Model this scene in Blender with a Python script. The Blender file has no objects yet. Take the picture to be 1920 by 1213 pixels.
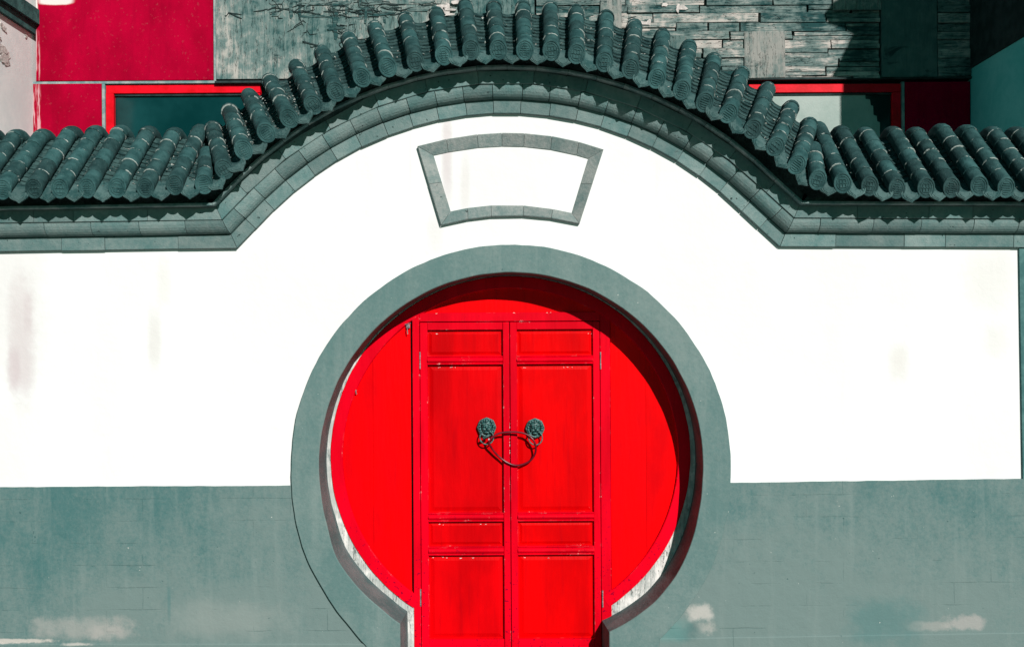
import bpy, bmesh, math, random
from mathutils import Vector, Matrix, noise
from mathutils.geometry import tessellate_polygon
random.seed(7)
C = bpy.context.scene
COL = C.collection
PI = math.pi
R = math.radians

# ------------------------------------------------------------------ camera, world, sun
HZ = 2.05           # eye height above the ground
D = 6.333           # camera to the front of the wall
F = 1900.0          # focal length in pixels of the 1920 px wide photograph
ROLL = R(0.35)
cam_d = bpy.data.cameras.new('camera'); cam = bpy.data.objects.new('camera', cam_d); COL.objects.link(cam)
cam.location = (0, -D, HZ); cam.rotation_euler = (R(90), ROLL, 0)
cam_d.sensor_width = 36; cam_d.lens = 36 * F / 1920
cam_d.shift_x = 0.001; cam_d.shift_y = 0.02
cam_d.clip_start = 0.05; cam_d.clip_end = 500
C.camera = cam

SUN = Vector((0.44, -1.0, 0.60)).normalized()      # towards the sun
el = math.asin(SUN.z); az = math.atan2(SUN.x, SUN.y)
w = bpy.data.worlds.new('World'); C.world = w; w.use_nodes = True
wn = w.node_tree; wn.nodes.clear()
sky = wn.nodes.new('ShaderNodeTexSky'); sky.sky_type = 'NISHITA'; sky.sun_disc = False
sky.sun_elevation = el; sky.sun_rotation = az; sky.air_density = 1.0; sky.dust_density = 0.6; sky.ozone_density = 1.5
tint = wn.nodes.new('ShaderNodeMix'); tint.data_type = 'RGBA'; tint.blend_type = 'MULTIPLY'; tint.inputs[0].default_value = 1
tint.inputs[7].default_value = (0.16, 0.78, 0.60, 1)
bg = wn.nodes.new('ShaderNodeBackground'); bg.inputs[1].default_value = 0.05
wo = wn.nodes.new('ShaderNodeOutputWorld')
wn.links.new(sky.outputs[0], tint.inputs[6]); wn.links.new(tint.outputs[2], bg.inputs[0]); wn.links.new(bg.outputs[0], wo.inputs[0])
sd = bpy.data.lights.new('sun', 'SUN'); sd.energy = 4.8; sd.angle = R(0.53); sd.color = (1.0, 0.965, 0.93)
so = bpy.data.objects.new('sun', sd); COL.objects.link(so); so.location = SUN * 30
so.rotation_euler = SUN.to_track_quat('Z', 'Y').to_euler()
C.view_settings.view_transform = 'Standard'; C.view_settings.look = 'None'
C.view_settings.exposure = 0.12; C.view_settings.gamma = 1; C.view_settings.use_curve_mapping = False

# ------------------------------------------------------------------ measuring helpers
def P(px, py, y=0.0):
    u = px - 958.0; v = 645.0 - py
    c, s = math.cos(ROLL), math.sin(ROLL)
    u0 = u * c + v * s; v0 = -u * s + v * c
    k = (D + y) / F
    return Vector((u0 * k, y, HZ + v0 * k))

# ------------------------------------------------------------------ materials
def nt_new(name):
    m = bpy.data.materials.new(name); m.use_nodes = True
    nt = m.node_tree; nt.nodes.clear()
    out = nt.nodes.new('ShaderNodeOutputMaterial'); b = nt.nodes.new('ShaderNodeBsdfPrincipled')
    nt.links.new(b.outputs[0], out.inputs[0])
    return m, nt, b
class G:
    """tiny node graph helper"""
    def __init__(s, nt): s.nt = nt; s._pos = None
    def n(s, t, **k):
        o = s.nt.nodes.new(t)
        for a, v in k.items(): setattr(o, a, v)
        return o
    def put(s, sock, v):
        if hasattr(v, 'links') or isinstance(v, bpy.types.NodeSocket): s.nt.links.new(v, sock)
        else: sock.default_value = v
    def pos(s):
        if s._pos is None: s._pos = s.n('ShaderNodeNewGeometry').outputs['Position']
        return s._pos
    def math(s, op, a, b=0.0, c=None, clamp=False):
        o = s.n('ShaderNodeMath', operation=op, use_clamp=clamp); s.put(o.inputs[0], a); s.put(o.inputs[1], b)
        if c is not None: s.put(o.inputs[2], c)
        return o.outputs[0]
    def sc(s, scale, vec=None, off=None):
        o = s.n('ShaderNodeVectorMath', operation='MULTIPLY'); s.put(o.inputs[0], vec or s.pos()); o.inputs[1].default_value = scale
        if off is not None:
            q = s.n('ShaderNodeVectorMath', operation='ADD'); s.nt.links.new(o.outputs[0], q.inputs[0]); s.put(q.inputs[1], off); return q.outputs[0]
        return o.outputs[0]
    def noise(s, scale, vecscale=(1, 1, 1), detail=4, rough=0.55, dist=0.0, off=None):
        o = s.n('ShaderNodeTexNoise'); s.nt.links.new(s.sc(vecscale, off=off), o.inputs['Vector'])
        o.inputs['Scale'].default_value = scale; o.inputs['Detail'].default_value = detail
        o.inputs['Roughness'].default_value = rough; o.inputs['Distortion'].default_value = dist
        return o.outputs[0]
    def step(s, v, a, b):
        o = s.n('ShaderNodeMapRange'); o.interpolation_type = 'SMOOTHSTEP'; s.put(o.inputs[0], v)
        s.put(o.inputs[1], a); s.put(o.inputs[2], b); return o.outputs[0]
    def mix(s, f, a, b, mode='MIX'):
        o = s.n('ShaderNodeMix', data_type='RGBA', blend_type=mode); s.put(o.inputs[0], f)
        for i, v in ((6, a), (7, b)):
            if isinstance(v, tuple): v = (*v[:3], 1)
            s.put(o.inputs[i], v)
        return o.outputs[2]
    def rand(s): return s.n('ShaderNodeObjectInfo').outputs['Random']
    def randvec(s, k=40.0):
        r = s.rand(); o = s.n('ShaderNodeCombineXYZ')
        s.put(o.inputs[0], s.math('MULTIPLY', r, k)); s.put(o.inputs[2], s.math('MULTIPLY', r, -k * .7)); return o.outputs[0]
    def val(s, col, v):
        o = s.n('ShaderNodeHueSaturation'); s.put(o.inputs['Value'], v); s.put(o.inputs['Color'], col); return o.outputs[0]
    def bump(s, h, dist=0.004, strength=1.0, prev=None):
        o = s.n('ShaderNodeBump'); s.put(o.inputs['Height'], h); o.inputs['Distance'].default_value = dist; o.inputs['Strength'].default_value = strength
        if prev is not None: s.nt.links.new(prev, o.inputs['Normal'])
        return o.outputs[0]
    def xz(s):
        o = s.n('ShaderNodeSeparateXYZ'); s.nt.links.new(s.pos(), o.inputs[0]); return o.outputs[0], o.outputs[2]
    def blob(s, cx, cz, rx, rz, soft=0.5, wob=0.25, wscale=6):
        """1 inside an uneven patch on the wall, 0 outside (a stain with a shape of its own)"""
        x, z = s.xz()
        a = s.math('DIVIDE', s.math('SUBTRACT', x, cx), rx); b = s.math('DIVIDE', s.math('SUBTRACT', z, cz), rz)
        q = s.math('SQRT', s.math('ADD', s.math('POWER', s.math('ABSOLUTE', a), 3.0), s.math('POWER', s.math('ABSOLUTE', b), 3.0)))
        nz = s.math('MULTIPLY', s.math('SUBTRACT', s.noise(wscale, detail=7, rough=.72), 0.5), wob * 4)
        return s.step(s.math('ADD', q, nz), 1.0 + soft * .5, 1.0 - soft)

def rough_mat(name, lo, hi, scale=4, vs=(1, 1, 1), r0=.35, r1=.65, rand=.12, bump=.003, bscale=60, rough=.85, perobj=False,
              chips=None, chipcol=(.75, .68, .62), chipscale=70, fine=.25, spec=.3, pits=None):
    m, nt, b = nt_new(name); g = G(nt)
    off = g.randvec() if perobj else None
    n1 = g.noise(scale, vs, 6, .6, .3, off)
    n2 = g.noise(scale * 9, vs, 4, .6, 0, off)
    f = g.math('ADD', n1, g.math('MULTIPLY', g.math('SUBTRACT', n2, .5), fine))
    col = g.mix(g.step(f, r0, r1), lo, hi)
    if rand: col = g.val(col, g.math('ADD', g.math('MULTIPLY', g.rand(), rand * 2), 1 - rand))
    if chips is not None:
        c = g.step(g.noise(chipscale, (1, 1, 1), 3, .6, 0, off), chips, chips + .03); col = g.mix(c, col, chipcol)
    if pits is not None:
        c = g.step(g.noise(chipscale * .6, (1, 1, 1), 2, .5, 0, g.randvec(17) if perobj else None), pits, pits + .05); col = g.mix(c, col, tuple(v * .25 for v in lo))
    g.put(b.inputs['Base Color'], col); b.inputs['Roughness'].default_value = rough
    b.inputs['Specular IOR Level'].default_value = spec
    if bump: g.put(b.inputs['Normal'], g.bump(g.math('ADD', g.noise(bscale, (1, 1, 1), 5, .6), g.math('MULTIPLY', n2, .6)), bump))
    return m

M = {}
M['brick'] = rough_mat('grey_brick', (.070, .148, .145), (.188, .238, .228), 4, r0=.25, r1=.8, rand=.17, bump=.004, bscale=110, perobj=True, pits=.70, fine=.4, chips=.77)
M['joint'] = rough_mat('joint_mortar', (.05, .09, .088), (.12, .16, .15), 20, rand=0)
M['eave'] = rough_mat('eave_board_grey', (.06, .13, .13), (.22, .28, .27), 6, rand=.1, perobj=True)
M['plaque'] = rough_mat('plaque_brick', (.115, .17, .165), (.27, .28, .268), 5, r0=.25, r1=.75, rand=.12, bump=.004, bscale=110, perobj=True, pits=.72, fine=.5, chips=.77)
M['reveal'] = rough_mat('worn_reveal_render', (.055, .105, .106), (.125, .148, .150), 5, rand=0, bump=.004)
M['mortar'] = rough_mat('roof_mortar', (.01, .028, .028), (.045, .075, .072), 12, rand=0, bump=.01, bscale=45)
M['pan'] = rough_mat('pan_tile_clay', (.005, .028, .029), (.042, .09, .087), 16, rand=0, bump=.004, bscale=70, chips=.71, chipscale=40, fine=.5)
M['drip'] = rough_mat('drip_tile_clay', (.014, .056, .056), (.062, .115, .112), 10, rand=.15, bump=.003, perobj=True, fine=.5)
M['plinth_step'] = rough_mat('plinth_base', (.10, .22, .215), (.33, .37, .35), 4, r0=.35, r1=.75, rand=0, bump=.004)
M['pilaster'] = rough_mat('pilaster_grey', (.035, .11, .11), (.08, .18, .175), 5, rand=0, bump=.003)
M['panelgrey'] = rough_mat('seam_grey', (.12, .22, .22), (.3, .34, .33), 12, rand=0)
M['pavement'] = rough_mat('paving', (.06, .075, .07), (.13, .14, .13), 3, rand=0)
M['iron'] = rough_mat('verdigris_iron', (.003, .035, .035), (.05, .16, .15), 90, r0=.4, r1=.66, rand=0, bump=.001, rough=.45, spec=.6)
M['hinge'] = rough_mat('hinge_metal', (.08, .07, .08), (.3, .26, .27), 90, rand=0, bump=0, rough=.5)
M['oldwood'] = None

def tile_mat(lipped=True):
    m, nt, b = nt_new('cover_tile_clay' if lipped else 'end_tile_clay'); g = G(nt); off = g.randvec(23)
    n1 = g.noise(14, (1, 1, 1), 5, .6, .2, off)
    col = g.mix(g.step(n1, .3, .7), (.006, .036, .037), (.029, .083, .083))
    col = g.val(col, g.math('ADD', g.math('MULTIPLY', g.rand(), .6), .7))
    dust = g.step(g.noise(160, (1, 1, 1), 2, .5), .66, .74)
    col = g.mix(g.math('MULTIPLY', dust, .35), col, (.3, .33, .31))
    # mortar smears at the lower lip (object y near 0)
    o = g.n('ShaderNodeTexCoord').outputs['Object']; s = g.n('ShaderNodeSeparateXYZ'); nt.links.new(o, s.inputs[0])
    lip = g.step(g.math('ADD', s.outputs[1], g.math('MULTIPLY', g.math('SUBTRACT', g.noise(60, (1, 1, 1), 3, .6), .5), .012)), .0062, .0038)
    patch = g.step(g.noise(13, (1, 1, 1), 3, .6, 0, g.randvec(51)), .5, .58)
    if lipped: col = g.mix(g.math('MULTIPLY', lip, patch), col, (.36, .40, .375))
    g.put(b.inputs['Base Color'], col); b.inputs['Roughness'].default_value = .8; b.inputs['Specular IOR Level'].default_value = .3
    g.put(b.inputs['Normal'], g.bump(g.noise(70, (1, 1, 1), 5, .65), .005))
    return m
M['tile'] = tile_mat()
M['end'] = tile_mat(False)

def white_wall():
    m, nt, b = nt_new('white_plaster'); g = G(nt)
    n = g.noise(1.3, (1, 1, .35), 5, .6)
    col = g.mix(g.step(n, .35, .7), (.715, .697, .695), (.765, .752, .748))
    def stain(px, py, rx, rz, c, k, wob=.35, soft=.9):
        nonlocal col
        q = P(px, py)
        col = g.mix(g.math('MULTIPLY', g.blob(q.x, q.z, rx, rz, soft, wob, 5), k), col, c)
    stain(40, 640, .085, .42, (.46, .36, .375), .55, .5)
    stain(20, 560, .22, .5, (.62, .57, .56), .4, .5)
    stain(1385, 600, .3, .35, (.70, .68, .67), .3, .6)
    stain(560, 560, .35, .3, (.70, .68, .66), .3, .6)
    stain(26, 690, .04, .14, (.48, .38, .40), .4, .5)
    stain(52, 590, .03, .12, (.50, .41, .42), .35, .5)
    stain(290, 640, .045, .22, (.55, .50, .47), .45)
    stain(308, 530, .05, .18, (.60, .55, .51), .35)
    stain(838, 290, .035, .32, (.50, .40, .41), .5)
    stain(872, 350, .03, .2, (.58, .50, .48), .35)
    stain(815, 440, .05, .12, (.62, .55, .54), .3)
    stain(1685, 680, .07, .12, (.56, .50, .45), .4)
    stain(1850, 520, .18, .2, (.62, .57, .53), .35)
    stain(1870, 640, .08, .12, (.62, .57, .53), .3)
    stain(20, 840, .25, .3, (.74, .70, .65), .3)
    stain(690, 360, .05, .35, (.72, .68, .67), .3)
    spots = g.step(g.noise(26, (1, 1, 1), 2, .4), .80, .815)
    col = g.mix(spots, col, (.25, .22, .22))
    # rain streaks under the cornice
    x, z = g.xz()
    st = g.step(g.noise(9, (1, 1, .06), 4, .6), .62, .8)
    col = g.mix(g.math('MULTIPLY', st, .22), col, (.5, .46, .45))
    g.put(b.inputs['Base Color'], col); b.inputs['Roughness'].default_value = .9; b.inputs['Specular IOR Level'].default_value = .2
    g.put(b.inputs['Normal'], g.bump(g.math('ADD', g.noise(5, (1, 1, 1), 4, .6), g.math('MULTIPLY', g.noise(90, (1, 1, 1), 3, .6), .06)), .006))
    return m
M['white'] = white_wall()

def plinth_mat(name, ring=False):
    m, nt, b = nt_new(name); g = G(nt)
    n1 = g.noise(1.1, (1, 1, 1.1), 6, .6, .4); n2 = g.noise(7, (1, 1, .5), 5, .65)
    f = g.math('ADD', g.math('ADD', .5, g.math('MULTIPLY', g.math('SUBTRACT', n1, .5), .62)), g.math('MULTIPLY', g.math('SUBTRACT', n2, .5), .38))
    f = g.math('ADD', f, g.math('MULTIPLY', g.math('SUBTRACT', g.noise(48, (1, 1, 1), 5, .75), .5), .45))
    if ring: lo, hi = (.086, .158, .153), (.158, .212, .202)
    else: lo, hi = (.048, .130, .130), (.138, .192, .184)
    x, z = g.xz()
    if not ring:   # paint fades paler towards the splashed foot and towards the gate on the left
        f = g.math('ADD', f, g.math('MULTIPLY', g.step(x, -3.3, -.8), .16)); f = g.math('SUBTRACT', f, .05)
        f = g.math('ADD', f, g.math('MULTIPLY', g.step(z, 1.1, .2), .14))
        f = g.math('SUBTRACT', f, g.math('MULTIPLY', g.step(x, 2.4, 3.2), .12))
    col = g.mix(g.step(f, .33, .72), lo, hi)
    st = g.step(g.noise(14, (1, 1, .08), 4, .6), .5, .75)
    col = g.mix(g.math('MULTIPLY', st, .22), col, (.24, .28, .265))
    if not ring:
        def pat(px, py, rx, rz, c, k, wob=.3, soft=.35):
            nonlocal col
            q = P(px, py); col = g.mix(g.math('MULTIPLY', g.blob(q.x, q.z, rx, rz, soft, wob, 7), k), col, c)
        pat(150, 1176, .30, .07, (.34, .32, .30), .5, 1.0, .9)
        pat(215, 1186, .16, .05, (.36, .33, .31), .5, 1.1, .9)
        pat(45, 1200, .20, .013, (.50, .45, .41), .8, 1.1, .6)
        pat(150, 1206, .10, .01, (.45, .41, .38), .7, 1.2, .6)
        pat(420, 1160, .40, .12, (.24, .265, .25), .5, .6, .9)
        pat(1312, 1146, .09, .05, (.48, .44, .41), .75, 1.0, .9)
        pat(1324, 1178, .06, .045, (.42, .39, .36), .6, 1.2, .9)
        pat(1285, 1185, .12, .05, (.04, .11, .11), .55, 1.2, .9)
        pat(1808, 1166, .13, .05, (.36, .33, .315), .65, .8, .6)
        pat(1745, 1172, .16, .03, (.34, .32, .3), .5, 1.1, .8)
        pat(1655, 1165, .24, .16, (.05, .15, .15), .5, .7, .9)
        pat(1255, 1180, .12, .08, (.10, .22, .21), .7, soft=.9)
        pat(318, 1130, .012, .12, (.06, .15, .15), .5, .4, .9)
    sp = g.step(g.noise(32, (1, 1, 1), 3, .5), .745, .77); col = g.mix(g.math('MULTIPLY', sp, .8), col, (.03, .08, .08))
    sp = g.step(g.noise(41, (1, 1, 1), 2, .5), .775, .79); col = g.mix(g.math('MULTIPLY', sp, .8), col, (.5, .5, .46))
    h = g.math('ADD', g.noise(6, (1, 1, 1), 5, .6), g.math('MULTIPLY', g.noise(80, (1, 1, 1), 4, .6), .12))
    nrm = g.bump(h, .008)
    if not ring:
        # big grey blocks whose joints show faintly through the coats of paint
        cb = g.n('ShaderNodeCombineXYZ'); g.put(cb.inputs[0], x); g.put(cb.inputs[1], z)
        wv = g.n('ShaderNodeVectorMath', operation='ADD'); nt.links.new(cb.outputs[0], wv.inputs[0])
        nn = g.n('ShaderNodeTexNoise'); nn.inputs['Scale'].default_value = 9; nt.links.new(g.pos(), nn.inputs['Vector'])
        ns = g.n('ShaderNodeVectorMath', operation='SCALE'); nt.links.new(nn.outputs['Color'], ns.inputs[0]); ns.inputs['Scale'].default_value = .012
        nt.links.new(ns.outputs[0], wv.inputs[1])
        bt = g.n('ShaderNodeTexBrick'); nt.links.new(wv.outputs[0], bt.inputs['Vector'])
        bt.inputs['Scale'].default_value = 1; bt.inputs['Brick Width'].default_value = .46; bt.inputs['Row Height'].default_value = .138
        bt.inputs['Mortar Size'].default_value = .003; bt.inputs['Mortar Smooth'].default_value = .3; bt.inputs['Bias'].default_value = 0
        vis = g.step(g.noise(2.3, (1, 1, 1), 4, .7), .50, .66)
        j = g.math('MULTIPLY', bt.outputs['Fac'], vis)
        nrm = g.bump(g.math('SUBTRACT', 1.0, j), .0035, .7, nrm)
        col = g.mix(g.math('MULTIPLY', j, .22), col, (.04, .12, .12))
    g.put(b.inputs['Normal'], nrm)
    g.put(b.inputs['Base Color'], col); b.inputs['Roughness'].default_value = .8; b.inputs['Specular IOR Level'].default_value = .3
    return m
M['plinth'] = plinth_mat('grey_painted_plinth'); M['ring'] = plinth_mat('grey_painted_ring', True)

def red_mat(name, lo, hi, wear=True, spots=False, rough=.42):
    m, nt, b = nt_new(name); g = G(nt)
    n = g.noise(3.2, (1, 1, .35), 5, .6, .2); n2 = g.noise(26, (1, 1, .07), 4, .65)
    col = g.mix(g.step(n, .3, .7), lo, hi)
    col = g.mix(g.math('MULTIPLY', g.step(n2, .52, .8), .35), col, (lo[0] * .55, .0, .004))
    col = g.val(col, g.math('ADD', g.math('MULTIPLY', g.rand(), .14), .93))
    if spots:
        x, z = g.xz()
        low = g.math('ADD', g.step(z, 1.3, .1), .12)
        s = g.math('MULTIPLY', g.step(g.noise(55, (1, 1, 1), 3, .6), .60, .68), low, clamp=True)
        col = g.mix(g.math('MULTIPLY', s, .85), col, (.12, .0, .02))
    if wear:
        be = g.n('ShaderNodeBevel', samples=6); be.inputs['Radius'].default_value = .005
        ge = g.n('ShaderNodeNewGeometry')
        d = g.n('ShaderNodeVectorMath', operation='DOT_PRODUCT'); nt.links.new(be.outputs[0], d.inputs[0]); nt.links.new(ge.outputs['Normal'], d.inputs[1])
        e = g.step(d.outputs['Value'], .985, .93)
        e = g.math('MULTIPLY', e, g.step(g.noise(11, (1, 1, 1), 4, .7), .55, .63))
        col = g.mix(g.math('MULTIPLY', e, .32), col, (.70, .12, .16))
        ch = g.step(g.noise(38, (1, 1, 1), 3, .6), .60, .66)
        col = g.mix(g.math('MULTIPLY', e, ch), col, (.8, .72, .68))
    g.put(b.inputs['Base Color'], col); b.inputs['Roughness'].default_value = rough; b.inputs['Specular IOR Level'].default_value = .045
    g.put(b.inputs['Normal'], g.bump(g.math('ADD', g.noise(40, (1, 1, .12), 4, .6), g.math('MULTIPLY', g.noise(9, (1, 1, 1), 3, .6), .5)), .0016))
    return m
M['red'] = red_mat('red_door_paint', (.56, .0, .0012), (.82, .0, .001))
M['red_trim'] = red_mat('red_trim_paint', (.56, .0, .008), (.78, .0, .012), spots=True)
M['red_darker'] = red_mat('red_door_paint_darker', (.46, .0, .0016), (.70, .0, .002))  # slightly darker red for the left leaf
M['red_panel'] = red_mat('red_field_paint', (.62, .0, .0025), (.92, .0, .001), wear=False)
def crimson_mat():
    m, nt, b = nt_new('faded_crimson_board'); g = G(nt)
    col = g.mix(g.step(g.noise(2.2, (1, 1, .6), 6, .65), .3, .75), (.25, .0, .014), (.42, .0, .026))
    col = g.mix(g.math('MULTIPLY', g.step(g.noise(11, (1, 1, .12), 4, .6), .5, .78), .35), col, (.16, .0, .012))
    col = g.mix(g.math('MULTIPLY', g.step(g.noise(30, (1, 1, 1), 4, .7), .60, .72), .4), col, (.25, .06, .07))
    col = g.mix(g.step(g.noise(24, (1, 1, 1), 2, .5), .80, .82), col, (.6, .35, .36))
    # scraped paint along the left edge and the top corner
    sc_ = g.step(g.noise(60, (1, 1, .06), 4, .6), .50, .58)
    for (px, py, rx, rz, k, w) in ((70, 110, .030, .26, .8, .15), (69, 215, .045, .3, .75, .15), (66, 20, .03, .14, 1, .2), (105, 4, .17, .035, 1, .15)):
        q = P(px, py, 3.0); bl = g.blob(q.x, q.z, rx, rz, .4, w, 12)
        f = bl if k == 1 else g.math('MULTIPLY', bl, g.math('MULTIPLY', sc_, k))
        col = g.mix(f, col, (.66, .60, .57) if k == 1 else (.60, .36, .38))
    g.put(b.inputs['Base Color'], col); b.inputs['Roughness'].default_value = .8; b.inputs['Specular IOR Level'].default_value = .03
    g.put(b.inputs['Normal'], g.bump(g.noise(45, (1, 1, 1), 5, .6), .002))
    return m
M['crimson'] = crimson_mat()
M['frame_red'] = rough_mat('red_window_frame', (.55, .0, .006), (.75, .001, .016), 5, rand=.05, bump=.001, rough=.5, chips=.8, spec=.12)
M['cable'] = rough_mat('dark_red_cable', (.08, .001, .008), (.15, .003, .014), 30, rand=0, bump=0, rough=.3, spec=.5)
M['silver'] = rough_mat('lock_metal', (.4, .4, .4), (.6, .6, .6), 30, rand=0, bump=0, rough=.3)

def wood_mat(name, lo, hi, mid, along='x', r0=.36, r1=.66, cracks=True, gl=1.0, dark=(.006, .03, .032)):
    m, nt, b = nt_new(name); g = G(nt); off = g.randvec(31)
    vs = (.10, 1, 1) if along == 'x' else (1, 1, .10)
    big = g.noise(1.7, (1, 1, 1), 5, .65, .5)
    gr = g.noise(34, vs, 6, .7, .6, off); gr2 = g.noise(90, vs, 3, .6, 0, off); mot = g.noise(9, (1, 1, 1), 6, .7, .5, off)
    f = g.math('ADD', g.math('MULTIPLY', big, .5), g.math('ADD', g.math('MULTIPLY', gr, .42 if along == 'x' else .28), g.math('MULTIPLY', gr2, .12)))
    f = g.math('ADD', f, g.math('MULTIPLY', mot, .3 if along == 'x' else .42))
    f = g.math('SUBTRACT', f, .17 if along == 'x' else .16)
    f = g.math('ADD', f, g.math('MULTIPLY', g.math('SUBTRACT', g.rand(), .5), .16))
    col = g.mix(g.step(f, r0, .5), lo, mid); col = g.mix(g.step(f, .49, r1), col, hi)
    st = g.step(g.noise(3.2, (1, 1, 1.6), 5, .7, .7), .60, .72)
    col = g.mix(g.math('MULTIPLY', st, .88), col, dark)
    h = g.math('MULTIPLY', gr, 1.0)
    if cracks:
        c = g.step(g.math('ABSOLUTE', g.math('SUBTRACT', g.noise(16, tuple(v * 1.6 for v in vs), 5, .6, .3, off), .5)), .007, .0)
        col = g.mix(g.math('MULTIPLY', c, .85), col, dark); h = g.math('SUBTRACT', h, c)
    g.put(b.inputs['Base Color'], col); b.inputs['Roughness'].default_value = .9; b.inputs['Specular IOR Level'].default_value = .2
    g.put(b.inputs['Normal'], g.bump(h, .006))
    return m
M['plank'] = wood_mat('weathered_plank', (.012, .052, .053), (.47, .42, .385), (.135, .185, .175), r0=.38, r1=.62)
M['patch'] = wood_mat('grey_patch_board', (.02, .07, .07), (.27, .265, .245), (.10, .15, .142), 'z', r0=.36, r1=.66)
M['ply'] = wood_mat('weathered_plywood', (.018, .07, .07), (.40, .375, .345), (.115, .175, .167), 'z', r0=.38, r1=.66)
M['torn'] = wood_mat('torn_plywood', (.02, .065, .065), (.42, .40, .37), (.15, .2, .19), 'x', r0=.36, r1=.62, dark=(.004, .022, .024))
M['pier'] = wood_mat('grey_green_board', (.035, .085, .08), (.12, .17, .16), (.07, .125, .12), 'z', cracks=False)
M['rim'] = wood_mat('bare_white_wood', (.24, .30, .285), (.72, .68, .65), (.42, .43, .41), 'z', r0=.3, r1=.62, dark=(.24, .29, .28))
M['plaster_old'] = rough_mat('old_pale_plaster', (.64, .665, .66), (.78, .765, .75), 2.2, r0=.3, r1=.7, rand=0, bump=.0012, bscale=18, pits=None)
M['plaster_flake'] = rough_mat('flaking_plaster', (.40, .36, .34), (.62, .55, .52), 30, rand=0)
M['shade_tinted_wall'] = rough_mat('side_house_plaster', (.12, .62, .60), (.2, .72, .70), 2, rand=0, bump=.003)  # white plaster, its teal shade put into the base colour
M['beam'] = rough_mat('dark_green_beam', (.01, .06, .058), (.045, .14, .13), 8, rand=.2, bump=.003)
M['dark'] = rough_mat('dark_timber', (.008, .022, .022), (.03, .05, .05), 8, rand=0, bump=.003)
M['pane_reflection'] = rough_mat('painted_pane_reflection', (.27, .34, .31), (.36, .41, .38), 1.5, rand=0, bump=.002)  # dusty grey with the window's reflection put into the colour
M['chip'] = rough_mat('bare_chip', (.6, .55, .52), (.85, .8, .76), 40, rand=.1, bump=.002)
M['litter'] = rough_mat('dry_litter', (.05, .09, .085), (.5, .5, .46), 60, r0=.4, r1=.6, rand=0)
def glass_mat(name, col, rough, spec):
    m, nt, b = nt_new(name); g = G(nt)
    c = g.mix(g.step(g.noise(1.6, (1, 1, 1), 4, .6), .4, .75), col, tuple(v * 1.9 + .004 for v in col))
    g.put(b.inputs['Base Color'], c); b.inputs['Roughness'].default_value = rough; b.inputs['Specular IOR Level'].default_value = spec
    g.put(b.inputs['Normal'], g.bump(g.noise(1.2, (1, 1, 1), 2, .5), .004))
    return m
M['glass'] = glass_mat('dark_window_glass', (.001, .022, .023), .08, .4)

# ------------------------------------------------------------------ object helpers
WL = {}     # world location of each parent (no parent is rotated)
def link(name, me, loc, parent=None, mat=None, mtx=None):
    o = bpy.data.objects.new(name, me); COL.objects.link(o)
    pl = WL[parent.name] if parent else Vector((0, 0, 0))
    if parent: o.parent = parent
    if mtx is not None: o.matrix_local = Matrix.Translation(-pl) @ mtx; WL[o.name] = mtx.translation.copy()
    else: o.location = Vector(loc) - pl; WL[o.name] = Vector(loc)
    return o
def tag(o, label=None, cat=None, group=None, kind=None):
    for k, v in (('label', label), ('category', cat), ('group', group), ('kind', kind)):
        if v: o[k] = v
    return o
def thing(name, label, cat, loc, group=None):
    o = link(name, None, loc); o.empty_display_size = .2
    return tag(o, label, cat, group, 'thing')
def mesh(name, vs, fs, mat, smooth=False):
    me = bpy.data.meshes.new(name); me.from_pydata([tuple(v) for v in vs], [], fs)
    me.materials.append(mat); me.validate()
    bm = bmesh.new(); bm.from_mesh(me); bmesh.ops.recalc_face_normals(bm, faces=bm.faces); bm.to_mesh(me); bm.free()
    if smooth: me.polygons.foreach_set('use_smooth', [True] * len(me.polygons))
    return me
def obj(name, vs, fs, mat, parent=None, smooth=False):
    c = Vector((0, 0, 0))
    for v in vs: c += Vector(v)
    c /= len(vs)
    return link(name, mesh(name, [Vector(v) - c for v in vs], fs, mat, smooth), c, parent)
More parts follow.
